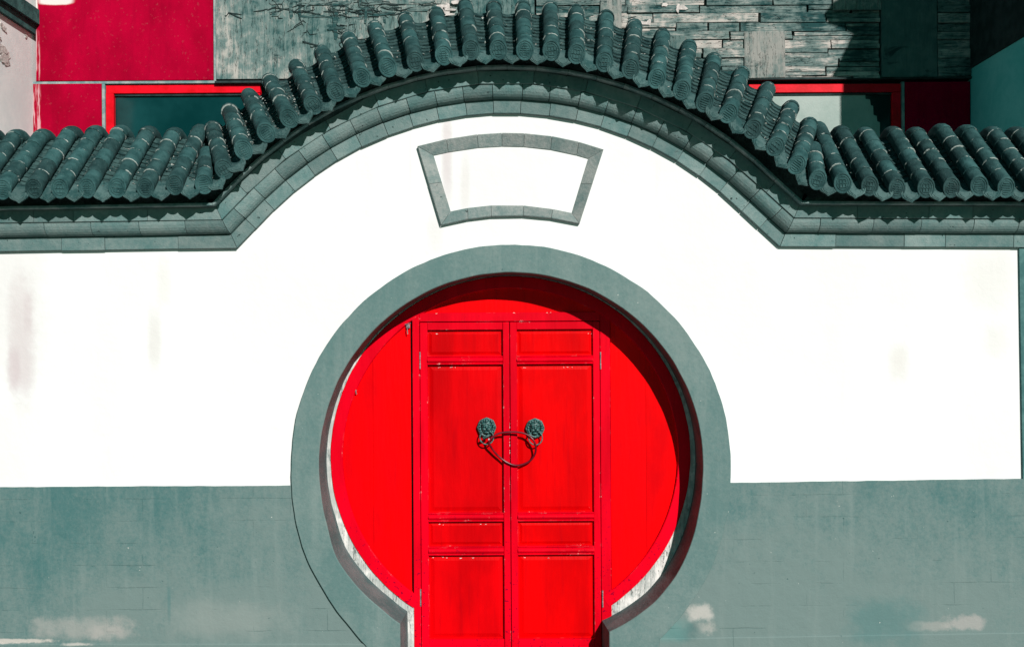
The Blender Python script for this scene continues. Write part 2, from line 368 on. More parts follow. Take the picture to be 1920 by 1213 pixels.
class MB:
    def __init__(s): s.v = []; s.f = []
    def add(s, vs, fs):
        k = len(s.v); s.v += [Vector(v) for v in vs]; s.f += [tuple(i + k for i in f) for f in fs]
    def box(s, x0, x1, y0, y1, z0, z1, jit=0):
        vs = [Vector((x, y, z)) + Vector([random.uniform(-jit, jit) for _ in range(3)]) for x in (x0, x1) for y in (y0, y1) for z in (z0, z1)]
        s.add(vs, [(0, 1, 3, 2), (4, 6, 7, 5), (0, 4, 5, 1), (2, 3, 7, 6), (0, 2, 6, 4), (1, 5, 7, 3)])
    def cbox(s, x0, x1, y0, y1, z0, z1, b=.004, by=None):
        """box whose front (small y) edges are chamfered"""
        by = by or b
        A = [(x0, z0), (x1, z0), (x1, z1), (x0, z1)]; I = [(x0 + b, z0 + b), (x1 - b, z0 + b), (x1 - b, z1 - b), (x0 + b, z1 - b)]
        vs = [(x, y1, z) for x, z in A] + [(x, y0 + by, z) for x, z in A] + [(x, y0, z) for x, z in I]
        fs = [(0, 1, 2, 3), (8, 9, 10, 11)]
        for k in (0, 4):
            for i in range(4): j = (i + 1) % 4; fs.append((k + i, k + j, k + 4 + j, k + 4 + i))
        s.add(vs, fs)
    def tube(s, pts, r, n=8, cap=True):
        k0 = len(s.v); rs = r if isinstance(r, (list, tuple)) else [r] * len(pts)
        for i, p in enumerate(pts):
            p = Vector(p); a = Vector(pts[max(i - 1, 0)]); b = Vector(pts[min(i + 1, len(pts) - 1)]); d = (b - a).normalized()
            u = d.cross(Vector((0, 1, 0)));
            if u.length < .1: u = d.cross(Vector((1, 0, 0)))
            u.normalize(); v = d.cross(u)
            for j in range(n): t = 2 * PI * j / n; s.v.append(p + (u * math.cos(t) + v * math.sin(t)) * rs[i])
        for i in range(len(pts) - 1):
            for j in range(n):
                a = k0 + i * n + j; b = k0 + i * n + (j + 1) % n; s.f.append((a, b, b + n, a + n))
        if cap:
            s.f.append(tuple(k0 + j for j in range(n))); s.f.append(tuple(k0 + (len(pts) - 1) * n + j for j in range(n)))
    def ell(s, c, rx, ry, rz, n=8, m=6):
        k0 = len(s.v); c = Vector(c)
        for i in range(m + 1):
            t = PI * i / m
            for j in range(n):
                q = 2 * PI * j / n
                s.v.append(c + Vector((rx * math.sin(t) * math.cos(q), ry * math.sin(t) * math.sin(q), rz * math.cos(t))))
        for i in range(m):
            for j in range(n):
                a = k0 + i * n + j; b = k0 + i * n + (j + 1) % n; s.f.append((a, b, b + n, a + n))
    def build(s, name, mat, parent=None, smooth=False): return obj(name, s.v, s.f, mat, parent, smooth)
def plate(loops, y0, y1):
    """solid plate from 2D loops (x,z): first the outline, then holes"""
    L3 = [[Vector((x, z, 0)) for x, z in lp] for lp in loops]
    tris = tessellate_polygon(L3); flat = [v for lp in L3 for v in lp]; n = len(flat)
    vs = [(v.x, y0, v.y) for v in flat] + [(v.x, y1, v.y) for v in flat]
    fs = [tuple(t) for t in tris] + [tuple(i + n for i in reversed(t)) for t in tris]
    k = 0
    for lp in loops:
        m = len(lp)
        for i in range(m): j = (i + 1) % m; fs.append((k + i, k + j, k + j + n, k + i + n))
        k += m
    return vs, fs
def nz(x, z, s=5): return noise.noise(Vector((x * s, z * s, 3.3)))

# ------------------------------------------------------------------ ground
gb = MB(); gb.box(-60, 60, -60, 60, -.2, 0); tag(gb.build('ground', M['pavement']), kind='structure')

# ------------------------------------------------------------------ the cornice line (bottom edge), measured on the wall
XL, XR = -4.385, 4.228
BP = -.035
def path_points():
    pts = []
    l0 = P(0, 475, BP); l1 = P(445, 468, BP); r1 = P(1462, 465, BP); r0 = P(1915, 467, BP)
    def ext(a, b, x): t = (x - a.x) / (b.x - a.x); q = a.lerp(b, t); return (x, q.z)
    left_flat = [ext(l0, l1, XL), (l1.x, l1.z)]
    right_flat = [(r1.x, r1.z), ext(r1, r0, XR)]
    arc = []
    for i in range(61):
        t = R(-45 + (43.5 + 45) * i / 60)
        q = P(950 + 614 * math.sin(t), 829 - 614 * math.cos(t), BP); arc.append((q.x, q.z))
    return left_flat, arc, right_flat
LF, ARC, RF = path_points()
def resample(pts, step, jitter=0, mode=None):
    pts = [Vector(p) for p in pts]; ls = [0]
    for a, b in zip(pts, pts[1:]): ls.append(ls[-1] + (b - a).length)
    T = ls[-1]; n = max(1, round(T / step)); out = []
    for k in range(n + 1):
        s = T * k / n
        if 0 < k < n and jitter: s += random.uniform(-jitter, jitter) * step
        for i in range(len(pts) - 1):
            if s <= ls[i + 1] + 1e-9:
                t = (s - ls[i]) / (ls[i + 1] - ls[i]); out.append(pts[i].lerp(pts[i + 1], t)); break
    return out
def joints(step_flat, step_arc, jf=.3, ja=.05):
    a = resample(LF, step_flat, jf); mid = [LF[1]] + ARC + [RF[0]]
    b = resample(mid, step_arc, ja); c = resample(RF, step_flat, jf)
    return a[:-1] + b[:-1] + c
def mitre(pl):
    ns = []
    for i, p in enumerate(pl):
        d1 = (pl[i] - pl[i - 1]).normalized() if i > 0 else (pl[1] - pl[0]).normalized()
        d2 = (pl[i + 1] - pl[i]).normalized() if i < len(pl) - 1 else d1
        n1 = Vector((-d1.y, d1.x)); n2 = Vector((-d2.y, d2.x)); b = (n1 + n2).normalized()
        ns.append(b / max(b.dot(n1), .5))
    return ns
def course(name, prof, pl, mat, parent, gap=.0022, jit=.0025, label=None):
    """one object per brick: the profile (p = outwards, h = up from the line) swept between two joints"""
    ns = mitre(pl)
    for i in range(len(pl) - 1):
        a, b = pl[i], pl[i + 1]; d = (b - a).normalized(); L = (b - a).length
        jp = random.uniform(-jit, jit); jh = random.uniform(-jit, jit) * .4; tw = random.uniform(-jit, jit) * .6
        vs = []
        for k, (q, nn, sg) in enumerate(((a, ns[i], 1), (b, ns[i + 1], -1))):
            for p, h in prof:
                e = q + nn * (h + jh + (tw if k else 0)) + d * gap * sg
                vs.append((e.x, -(p + (jp if p > 0 else 0)), e.y))
        n = len(prof); fs = [tuple(range(n)), tuple(range(2 * n - 1, n - 1, -1))]
        for j in range(n): fs.append((j, (j + 1) % n, n + (j + 1) % n, n + j))
        obj(name, vs, fs, mat, parent)

wall = thing('courtyard_wall', 'white courtyard wall with grey plinth, arched tiled coping and round gate opening', 'wall', (0, .3, 0))

# ---- wall body
def top_line(h):
    pl = [Vector(p) for p in resample(LF, .5)][:-1] + [Vector(p) for p in ([LF[1]] + ARC + [RF[0]])][:-1] + [Vector(p) for p in resample(RF, .5)]
    ns = mitre(pl); return [(p + n * h) for p, n in zip(pl, ns)]
GC = P(958, 870)          # centre of the round gate in the wall's face
K = D / F
# plinth line
def plz(x):
    a, b, c = P(0, 913), P(548, 910), P(1370, 905); d = P(1920, 897)
    for p, q in ((a, b), (b, c), (c, d)):
        if x <= q.x or q is d: return p.z + (q.z - p.z) * (x - p.x) / (q.x - p.x)
hole = [(GC.x + math.sin(t) * 385 * K, GC.z + math.cos(t) * 385 * K) for t in [R(-143 + 286 * i / 80) for i in range(81)]]
tl = top_line(.25)
outline = [(XL, 0)] + [(p.x, p.y) for p in tl] + [(XR, 0), (hole[-1][0], 0)] + hole[::-1] + [(hole[0][0], 0)]
vs, fs = plate([outline], 0, .6)
obj('plaster_face', vs, fs, M['white'], wall)
# plinth: slightly proud of the plaster, uneven top edge
for side in (-1, 1):
    x0, x1 = (XL, GC.x - 380 * K) if side < 0 else (GC.x + 380 * K, XR)
    n = 90; top = []
    for i in range(n + 1):
        x = x0 + (x1 - x0) * i / n; top.append((x, plz(x) + .0022 * nz(x, 0, 9) + .0012 * nz(x, 4, 40)))
    if side < 0:
        inner = [(GC.x + math.sin(t) * 385 * K, GC.z + math.cos(t) * 385 * K) for t in [R(-98 - 45 * i / 12) for i in range(13)]]
        lp = [(x0, 0)] + top[:-1] + [(inner[0][0], top[-1][1])] + [q for q in inner] + [(inner[-1][0], 0)]
    else:
        inner = [(GC.x + math.sin(t) * 385 * K, GC.z + math.cos(t) * 385 * K) for t in [R(143 - 45 * i / 12) for i in range(13)]]
        lp = [(x1, 0), (inner[0][0], 0)] + inner + [(inner[-1][0], top[0][1])] + top[1:]
    vs, fs = plate([lp], -.012, .002)
    obj('plinth', vs, fs, M['plinth'], wall)
    # projecting foot course
    yb = (1204, 1204) if side < 0 else (1194, 1183)
    a, b = (P(0, yb[0]), P(680, yb[1])) if side < 0 else (P(1240, yb[0]), P(1920, yb[1]))
    xa, xb = (XL, P(705, 1207).x) if side < 0 else (P(1215, 1200).x, XR)
    za = a.z + (b.z - a.z) * (xa - a.x) / (b.x - a.x); zb = a.z + (b.z - a.z) * (xb - a.x) / (b.x - a.x)
    m_ = MB(); n = 40; V = []
    for i in range(n + 1):
        x = xa + (xb - xa) * i / n; z = za + (zb - za) * i / n + .002 * nz(x, 7, 12)
        for y, zz in ((-.010, z + .004), (-.019, z - .001), (-.022, z - .008), (-.0235, 0), (-.010, 0)): V.append((x, y + .0012 * nz(x, zz, 8), zz))
    F_ = [(i * 5 + j, i * 5 + (j + 1) % 5, i * 5 + 5 + (j + 1) % 5, i * 5 + 5 + j) for i in range(n) for j in range(5)] + [(0, 1, 2, 3, 4), tuple(n * 5 + j for j in range(5))]
    obj('plinth_foot', V, F_, M['plinth'], wall)

# ---- gate ring with its reveal
def lerp_tab(tab, x):
    if x <= tab[0][0]: return tab[0][1]
    for (a, va), (b, vb) in zip(tab, tab[1:]):
        if x <= b: return va + (vb - va) * (x - a) / (b - a)
    return tab[-1][1]
# radius in photo pixels against the angle from the top (deg, + = right)
RO = [(-141, 433), (-135, 427), (-125, 421), (-112, 419), (-100, 413), (-90, 410), (90, 410), (100, 413), (112, 418), (125, 423), (140, 427)]
RI = [(-145, 361), (-138, 361), (-128, 366), (-118, 369), (-108, 361), (-95, 358), (95, 358), (105, 361), (115, 367), (125, 371), (135, 370), (150, 361)]
ring_o, ring_i = [], []
N = 150
for i in range(N + 1):
    a = -141 + (281) * i / N
    ai = -144.8 + (144.8 + 149.9) * i / N
    ro = lerp_tab(RO, a) + 1.1 * nz(a * .05, 1, 3) + .7 * nz(a * .4, 2, 3); ri = lerp_tab(RI, ai) + .8 * nz(ai * .06, 5, 3)
    ring_o.append((GC.x + math.sin(R(a)) * ro * K, GC.z + math.cos(R(a)) * ro * K))
    ring_i.append((GC.x + math.sin(R(ai)) * ri * K, GC.z + math.cos(R(ai)) * ri * K))
ring_o = [(ring_o[0][0] + .02, 0)] + ring_o + [(ring_o[-1][0] - .02, 0)]
ring_i = [(ring_i[0][0], 0)] + ring_i + [(ring_i[-1][0], 0)]
YF, YB = -.034, .2205
V = []; n = len(ring_o)
def shr(i, y):      # the reveal narrows by a hair towards the door
    return y
for i in range(n):
    o_, i_ = Vector(ring_o[i]), Vector(ring_i[i]); d = (i_ - o_).normalized()
    e = o_ + d * .003; f = i_ - d * .006
    ab = abs(math.degrees(math.atan2(i_.x - GC.x, i_.y - GC.z))); cone = .002 + .020 * max(0, min(1, (ab - 98) / 22))
    V += [(o_.x, .0, o_.y), (o_.x, YF + .003, o_.y), (e.x, YF, e.y), (f.x, YF, f.y), (i_.x - d.x * .0015, YF + .0035, i_.y - d.y * .0015), (i_.x, YF + .008, i_.y), (i_.x + d.x * cone, YB, i_.y + d.y * cone)]
Fc = [(i * 7 + j, i * 7 + j + 1, i * 7 + 7 + j + 1, i * 7 + 7 + j) for i in range(n - 1) for j in range(6)]
me = mesh('gate_ring', V, Fc, M['ring']); bm = bmesh.new(); bm.from_mesh(me)
bmesh.ops.recalc_face_normals(bm, faces=bm.faces)
bm.faces.ensure_lookup_table()
fr = min(bm.faces, key=lambda f: f.calc_center_median().y)
if fr.normal.y > 0: bmesh.ops.reverse_faces(bm, faces=bm.faces)
bm.to_mesh(me); bm.free()
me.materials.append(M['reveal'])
for i_, p_ in enumerate(me.polygons):      # inner face: worn render, tinted teal to offset the door's red bounce light
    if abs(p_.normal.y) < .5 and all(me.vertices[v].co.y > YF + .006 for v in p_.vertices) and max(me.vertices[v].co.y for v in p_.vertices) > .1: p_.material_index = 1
link('gate_ring', me, (0, 0, 0), wall)

# ---- grey pilaster strip at the right end
a = P(1909, 467); b = P(1916, 897)
sb = MB(); V = [(a.x, -.014, a.z + .02), (XR, -.014, a.z + .02), (XR, -.014, b.z), (b.x, -.014, b.z)]
V += [(x, .002, z) for x, y, z in V]; sb.add(V, [(0, 1, 2, 3), (7, 6, 5, 4), (0, 1, 5, 4), (1, 2, 6, 5), (2, 3, 7, 6), (3, 0, 4, 7)])
sb.build('corner_pilaster', M['pilaster'], wall)

# ---- cornice courses
J1 = joints(.36, .172, .25, .06); J2 = joints(.30, .168, .2, .05); J3 = joints(.42, .30); J4 = joints(.50, .165)
course('brick', [(0, .010), (.025, .010), (.028, .0125), (.030, .0905), (.027, .093), (0, .093)], J1, M['brick'], wall, .0018, .003)
rnd = [(0, .095)] + [(.033 + .066 * math.sin(t), .095 + .078 * (1 - math.cos(t))) for t in [PI / 2 * k / 6 for k in range(7)]] + [(.095, .1755), (0, .1755)]
course('moulded_brick', rnd, J2, M['brick'], wall, .0020, .0025)
course('cornice_brick', [(0, .177), (.105, .177), (.109, .180), (.113, .2535), (0, .2535)], J3, M['brick'], wall, .0015, .001)
pl = joints(.5, .10, 0, 0); ns = mitre(pl); V = []
for q, nn in zip(pl, ns):
    for p, h in ((-.01, .0125), (.016, .0125), (.020, .25), (-.01, .25)): e = q + nn * h; V.append((e.x, -p, e.y))
obj('mortar_bed', V, [(i * 4 + j, i * 4 + (j + 1) % 4, i * 4 + 4 + (j + 1) % 4, i * 4 + 4 + j) for i in range(len(pl) - 1) for j in range(4)] + [(0, 1, 2, 3), tuple(len(pl) * 4 - 4 + j for j in range(4))], M['joint'], wall)
course('eave_slab', [(0, .255), (.165, .255), (.171, .259), (.171, .270), (.165, .274), (0, .274)], J4, M['eave'], wall, .0012, .0015)

# ------------------------------------------------------------------ tiled coping
AL = R(40); CY = -.27; TR = .0508
ROWS = [(6, 354, 0), (65, 352, 0), (113, 350, 0), (164, 350, 0), (220, 350, 0), (273, 350, 0), (328, 346, -1), (382, 344, -16), (419.5, 317, -31), (455.5, 280, -33), (499, 249, -34),
        (541, 221, -33), (586, 195, -30), (629, 171.5, -25), (678, 144, -22.4), (726.5, 125, -19.5), (779, 115, -14.6), (832, 103, -11), (883, 93, -8), (934, 92, -4.5), (984, 92, 0),
        (1033.6, 94, 2.5), (1081, 100.6, 5), (1133.5, 114, 8), (1182, 128.6, 12), (1231.5, 147, 15.4), (1279, 166.5, 18.6), (1322, 190, 22.6), (1367, 211, 27.4), (1412, 241.5, 31), (1455, 273, 34), (1494, 308.5, 34),
        (1532.6, 336, 14), (1579, 342, 1), (1630, 346, 0), (1681, 353, 0), (1735, 350, 0), (1783, 349, 0), (1834.5, 347, 0), (1885, 349, 0), (1937, 349, 0), (1989, 349, 0), (2041, 349, 0), (2093, 349, 0), (2145, 349, 0)]
ROWS = [(-46 - 52 * k, 355, 0) for k in (4, 3, 2, 1, 0)] + ROWS
SHORT = {382: 2, 1532.6: 2}
rows = []
for px, py, th in ROWS:
    S = P(px, py, CY); t = R(th + random.uniform(-.7, .7)); nv = Vector((math.sin(t), 0, math.cos(t)))
    al = AL + R(random.uniform(-.8, .8))
    d = Vector((0, math.cos(al), 0)) + nv * math.sin(al); m_ = nv * math.cos(al) - Vector((0, math.sin(al), 0))
    rows.append(dict(S=S, d=d.normalized(), m=m_.normalized(), nv=nv, px=px))
LS = .62; RA = .12
def row_pt(r, s, off=0.0):
    """point on a row's centre line at arc length s (bends over the ridge), moved off along the surface normal"""
    if s <= LS: return r['S'] + r['d'] * s + r['m'] * off
    t0 = math.asin(min(1, r['d'].dot(r['nv']))); t = (s - LS) / RA
    Y = Vector((0, 1, 0)); c = r['S'] + r['d'] * LS - r['m'] * RA
    tm = min(t, 2 * t0 + 0.1); m2 = r['nv'] * math.cos(t0 - tm) - Y * math.sin(t0 - tm); d2 = Y * math.cos(t0 - tm) + r['nv'] * math.sin(t0 - tm)
    return c + m2 * (RA + off) + d2 * max(0, t - tm) * RA
# bedding under the tiles: strip between rows, over the ridge and down the back
ss = [.10, .2, .4, .62, .68, .74, .80, 1.0, 1.25]
V = []; edge = []
RX = [dict(rows[0], S=rows[0]['S'] - Vector((.08, 0, 0)))] + rows + [dict(rows[-1], S=rows[-1]['S'] + Vector((.12, 0, 0)))]
for r in RX:
    for s in ss: V.append(row_pt(r, s, -.052))
    for s in ss: V.append(row_pt(r, s, -.052) - r['nv'] * (.06 if s < .15 else .2))
n = len(ss); Fb = []
for i in range(len(RX) - 1):
    a = i * 2 * n; b = a + 2 * n
    for j in range(n - 1):
        Fb.append((a + j, a + j + 1, b + j + 1, b + j)); Fb.append((a + n + j, b + n + j, b + n + j + 1, a + n + j + 1))
    Fb.append((a, b, b + n, a + n)); Fb.append((a + n - 1, a + 2 * n - 1, b + 2 * n - 1, b + n - 1))
coping = obj('tiled_coping', V, Fb, M['mortar'], wall)
# solid packing between slab and bedding
pk = [(0, .275), (.120, .275), (.120, .33), (.11, .36), (-.28, .62), (-.55, .40), (-.55, .2), (-.02, .2)]
pl = joints(.6, .10, 0, 0); ns = mitre(pl); V = []
for q, nn in zip(pl, ns):
    for p, h in pk: e = q + nn * h; V.append((e.x, -p, e.y))
n = len(pk); Fp = [(i * n + j, i * n + (j + 1) % n, (i + 1) * n + (j + 1) % n, (i + 1) * n + j) for i in range(len(pl) - 1) for j in range(n)] + [tuple(range(n)), tuple((len(pl) - 1) * n + j for j in range(n))]
obj('packing', V, Fp, M['mortar'], coping)

# -- cover tile meshes (local y runs up the slope, z away from the roof)
def cover_mesh(L, seed):
    rr = random.Random(seed); n = 14; V = []; prof = [(0, TR - .006), (0, TR + .0012), (.004, TR + .0018), (.012, TR + .0006), (L * .5, TR - .0004), (L + .012, TR - .0022)]
    for y, r in prof:
        for j in range(n):
            t = 2 * PI * j / n; q = r * (1 + .012 * math.sin(3 * t + seed)) + rr.uniform(-.0006, .0006)
            V.append((q * math.cos(t), y + rr.uniform(-.001, .001), q * math.sin(t)))
    Fs = [(i * n + j, i * n + (j + 1) % n, (i + 1) * n + (j + 1) % n, (i + 1) * n + j) for i in range(len(prof) - 1) for j in range(n)]
    Fs.append(tuple(range(n))); Fs.append(tuple((len(prof) - 1) * n + j for j in range(n)))
    return mesh('cover_tile', V, Fs, M['tile'], False)
def shade(me, ang=35):
    bm = bmesh.new(); bm.from_mesh(me)
    for f in bm.faces: f.smooth = True
    for e in bm.edges: e.smooth = (len(e.link_faces) == 2 and e.calc_face_angle(0) < R(ang))
    bm.to_mesh(me); bm.free(); return me
CL = .125
covers = [shade(cover_mesh(CL, k)) for k in range(6)]
def end_mesh(seed):
    rr = random.Random(seed); n = 20; V = []; tilt = .62   # the disc leans out of square with the tube so that it hangs near upright
    def ring(y, r, disc=False):
        for j in range(n):
            t = 2 * PI * j / n; x, z = r * math.cos(t), r * math.sin(t)
            V.append((x, y + (z * tilt if disc else 0), z))
    rg = [(.118 + .012, TR - .003, 0), (.07, TR - .0005, 0), (.045, TR + .0005, 0)]
    for y, r, dsc in rg: ring(y, r)
    k = 3
    for y, r in ((.004, TR + .002), (-.006, TR + .003), (-.009, TR + .001), (-.009, TR - .005), (-.005, TR - .007), (-.005, TR - .013), (-.008, TR - .014), (-.008, TR - .017), (-.005, TR - .019)): ring(y, r, True); k += 1
    Fs = [(i * n + j, i * n + (j + 1) % n, (i + 1) * n + (j + 1) % n, (i + 1) * n + j) for i in range(k - 1) for j in range(n)]
    Fs.append(tuple(range(n))); Fs.append(tuple((k - 1) * n + j for j in range(n)))
    # raised strokes of the roundel
    style = seed % 3
    q = TR - .021
    bars = [(-.75, .0, .0), (-.38, 0, 0), (0, 0, 0), (.38, 0, 0), (.75, 0, 0)] if style != 2 else [(-.7, 0, 0), (.0, 0, 0), (.7, 0, 0)]
    for f, _, _ in bars:
        z = f * q; hw = math.sqrt(max(q * q - z * z, 0)) * rr.uniform(.8, 1); k0 = len(V)
        for x in (-hw, hw):
            for zz in (z - .0022, z + .0022):
                for y in (-.0095, -.004): V.append((x, y + zz * tilt, zz))
        for fc in [(0, 1, 3, 2), (4, 6, 7, 5), (0, 4, 5, 1), (2, 3, 7, 6), (0, 2, 6, 4), (1, 5, 7, 3)]: Fs.append(tuple(k0 + i for i in fc))
    if style:
        for x in (-.012, .012) if style == 1 else (-.018, 0, .018):
            k0 = len(V)
            for xx in (x - .002, x + .002):
                for zz in (-q * .6, q * .6):
                    for y in (-.0095, -.004): V.append((xx, y + zz * tilt, zz))
            for fc in [(0, 1, 3, 2), (4, 6, 7, 5), (0, 4, 5, 1), (2, 3, 7, 6), (0, 2, 6, 4), (1, 5, 7, 3)]: Fs.append(tuple(k0 + i for i in fc))
    return shade(mesh('end_tile', V, Fs, M['end']))
ends = [end_mesh(k) for k in range(6)]
def ridge_mesh(seed):
    n = 14; V = []; K_ = 9; t0 = AL; rr = random.Random(seed)
    for i in range(K_ + 1):
        t = (2 * t0 + .25) * i / K_; c = Vector((0, RA * math.sin(t), RA * (math.cos(t) - 1))); nn = Vector((0, math.sin(t), math.cos(t)))
        r = TR + (.0025 if i == 0 else .001) + rr.uniform(-.001, .001)
        for j in range(n): q = 2 * PI * j / n; V.append(c + Vector((1, 0, 0)) * r * math.cos(q) + nn * r * math.sin(q))
    Fs = [(i * n + j, i * n + (j + 1) % n, (i + 1) * n + (j + 1) % n, (i + 1) * n + j) for i in range(K_) for j in range(n)]
    Fs.append(tuple(range(n))); Fs.append(tuple(K_ * n + j for j in range(n)))
    return shade(mesh('ridge_tile', V, Fs, M['tile']))
ridges = [ridge_mesh(k) for k in range(3)]
def frame(o, y, z, roll=0, yaw=0, pitch=0):
    x = y.cross(z).normalized(); z = x.cross(y).normalized()
    m = Matrix((x, y, z)).transposed().to_4x4(); m.translation = o
    return m @ Matrix.Rotation(roll, 4, 'Y') @ Matrix.Rotation(yaw, 4, 'Z') @ Matrix.Rotation(pitch, 4, 'X')
U = random.uniform
for r in rows:
    k = SHORT.get(r['px'], 4)
    dj = r['m'] * U(-.003, .003)
    lo = .035 if r['px'] == 1681 else 0
    link('end_tile', random.choice(ends), None, coping, mtx=frame(r['S'] + dj - r['d'] * U(0, .008), r['d'], r['m'], U(-.15, .15), U(-.03, .03), U(-.02, .02)))
    for i in range(k):
        s = .12 + CL * i
        link('cover_tile', covers[random.randrange(6)], None, coping,
             mtx=frame(r['S'] + r['d'] * s + r['m'] * U(-.0025, .0025) + dj, r['d'], r['m'], U(-.3, .3), U(-.018, .018), U(-.010, .010)))
    if k == 4:
        link('ridge_tile', random.choice(ridges), None, coping, mtx=frame(r['S'] + r['d'] * LS, r['d'], r['m'], 0, U(-.02, .02), 0))

bt_ = link('cover_tile', covers[1], None, coping, mtx=frame(P(1106, 84, .0) + Vector((0, 0, .0)), Vector((0, .76, .64)), Vector((0, -.64, .76))) @ Matrix.Scale(.62, 4))
bt_['label'] = 'broken stub of tube tile lodged in a trough'
# -- pan tiles in the troughs (hundreds of thin edges): one part; drip tiles: one each
pan = MB()
def arc_pan(c, ax, up, w, L, dep, th=.008, rnd_=0):
    """one concave tile: c centre of its lower edge"""
    x = ax.cross(up).normalized(); n = 6; vs = []
    for y, lift in ((0, .008 + rnd_), (L, -.004)):
        for j in range(n + 1):
            f = -1 + 2 * j / n; z = dep * (f * f)
            vs.append(c + ax * y + x * (f * w) + up * (z + lift))
        for j in range(n + 1):
            f = -1 + 2 * j / n; z = dep * (f * f)
            vs.append(c + ax * y + x * (f * w) + up * (z + lift - th))
    fs = []
    a, b, c2, d = 0, n + 1, 2 * (n + 1), 3 * (n + 1)
    for j in range(n):
        fs += [(a + j, a + j + 1, c2 + j + 1, c2 + j), (b + j, a + j, a + j + 1, b + j + 1)]
    pan.add(vs, fs)
def drip_mesh(seed):
    rr = random.Random(seed)
    top = [(-.059, .020), (-.042, .004), (-.022, -.006), (0, -.009), (.022, -.006), (.042, .004), (.059, .020)]
    bot = [(.060 * math.cos(PI * k / 12), -.046 * math.sin(PI * k / 12) ** .9 - .014 * max(0, 1 - abs(math.cos(PI * k / 12)) / .34)) for k in range(13)]
    lp = [(x + rr.uniform(-.0012, .0012), z + rr.uniform(-.0012, .0012)) for x, z in top + bot]
    vs, fs = plate([lp], -.006, .007)
    b = MB(); b.add(vs, fs)
    for q, hh in ((.78, -.008), (.5, -.008)):      # raised bands of the ornament
        pts = [(x * q, -.007, -.026 + (z + .026) * q) for x, z in bot]
        b.tube(pts, .0022, 5)
    n = 6; w = .062       # short trough behind the tongue
    V = []
    for y in (0, .10):
        for th in (0, -.009):
            for j in range(n + 1): f = -1 + 2 * j / n; V.append((f * w, y, -.010 + .030 * f * f + th + y * .9))
    m = n + 1; Fs = []
    for j in range(n): Fs += [(j, j + 1, 2 * m + j + 1, 2 * m + j), (m + j, 3 * m + j, 3 * m + j + 1, m + j + 1)]
    b.add(V, Fs)
    return mesh('drip_tile', b.v, b.f, M['drip'])
drips = [drip_mesh(k) for k in range(5)]
litter = MB()
for r0, r1 in zip(rows, rows[1:]):
    S = (r0['S'] + r1['S']) / 2; d = (r0['d'] + r1['d']).normalized(); m_ = (r0['m'] + r1['m']).normalized(); nv = (r0['nv'] + r1['nv']).normalized()
    ex = r1['S'] - r0['S']; ex.y = 0
    mid = dict(S=S, d=d, m=m_, nv=nv)
    valley = (r0['px'] in SHORT) or (r1['px'] in SHORT)
    # drip tile hangs from the line of the eave; tilt its tongue nearer to upright
    yv = (Vector((0, 1, 0)) - nv * .10).normalized()
    x_ = ex.normalized(); z_ = x_.cross(yv).normalized()
    if z_.dot(nv) < 0: z_ = -z_
    link('drip_tile', random.choice(drips), None, coping, mtx=frame(S - nv * .034 + Vector((0, U(.0, .010), 0)), yv, z_, U(-.08, .08), U(-.06, .06), U(-.05, .05)))
    s = .045
    while s < (LS + .16):
        a = row_pt(r0, s); b = row_pt(r1, s); c = row_pt(mid, s, -.052); c = (a + b) / 2 + m_ * -.052
        ax = (row_pt(mid, s + .02) - row_pt(mid, s)).normalized(); xx = (b - a).normalized(); up = xx.cross(ax).normalized()
        w_ = min((b - a).length * .5, .11) - .012
        if w_ > .02: arc_pan(c, ax, up, w_, .08, .030 * min(1, w_ / .07), rnd_=U(-.003, .004))
        s += .050 + U(-.003, .003)
    # litter caught in the troughs, thickest on the left flank
    px = r0['px']; cnt = 0
    if 100 < px < 560: cnt = 46 if px > 360 else 22
    elif px > 1040: cnt = 9
    elif px > 560: cnt = 5
    for _ in range(cnt):
        s = U(.02, .6); a = row_pt(r0, s); b = row_pt(r1, s); f = U(.32, .68) if random.random() < .6 else random.choice((.36, .64))
        c = a.lerp(b, f) + m_ * (-.038 + U(0, .02)); q = U(.004, .011)
        u = Vector((U(-1, 1), U(-1, 1), U(-.4, .4))).normalized() * q; v = u.cross(m_).normalized() * q * U(.3, .8)
        up = m_ * U(0, .006)
        litter.add([c - u, c - v + up, c + u, c + v + up * .5, c - m_ * .004], [(0, 1, 2, 3), (0, 1, 4), (1, 2, 4), (2, 3, 4), (3, 0, 4)])
po = pan.build('pan_tiles', M['pan'], coping); tag(po, kind='stuff')
tag(litter.build('dry_litter', M['litter']), 'dry leaf litter and crumbs caught between the grey roof tiles', 'leaf litter', kind='stuff')

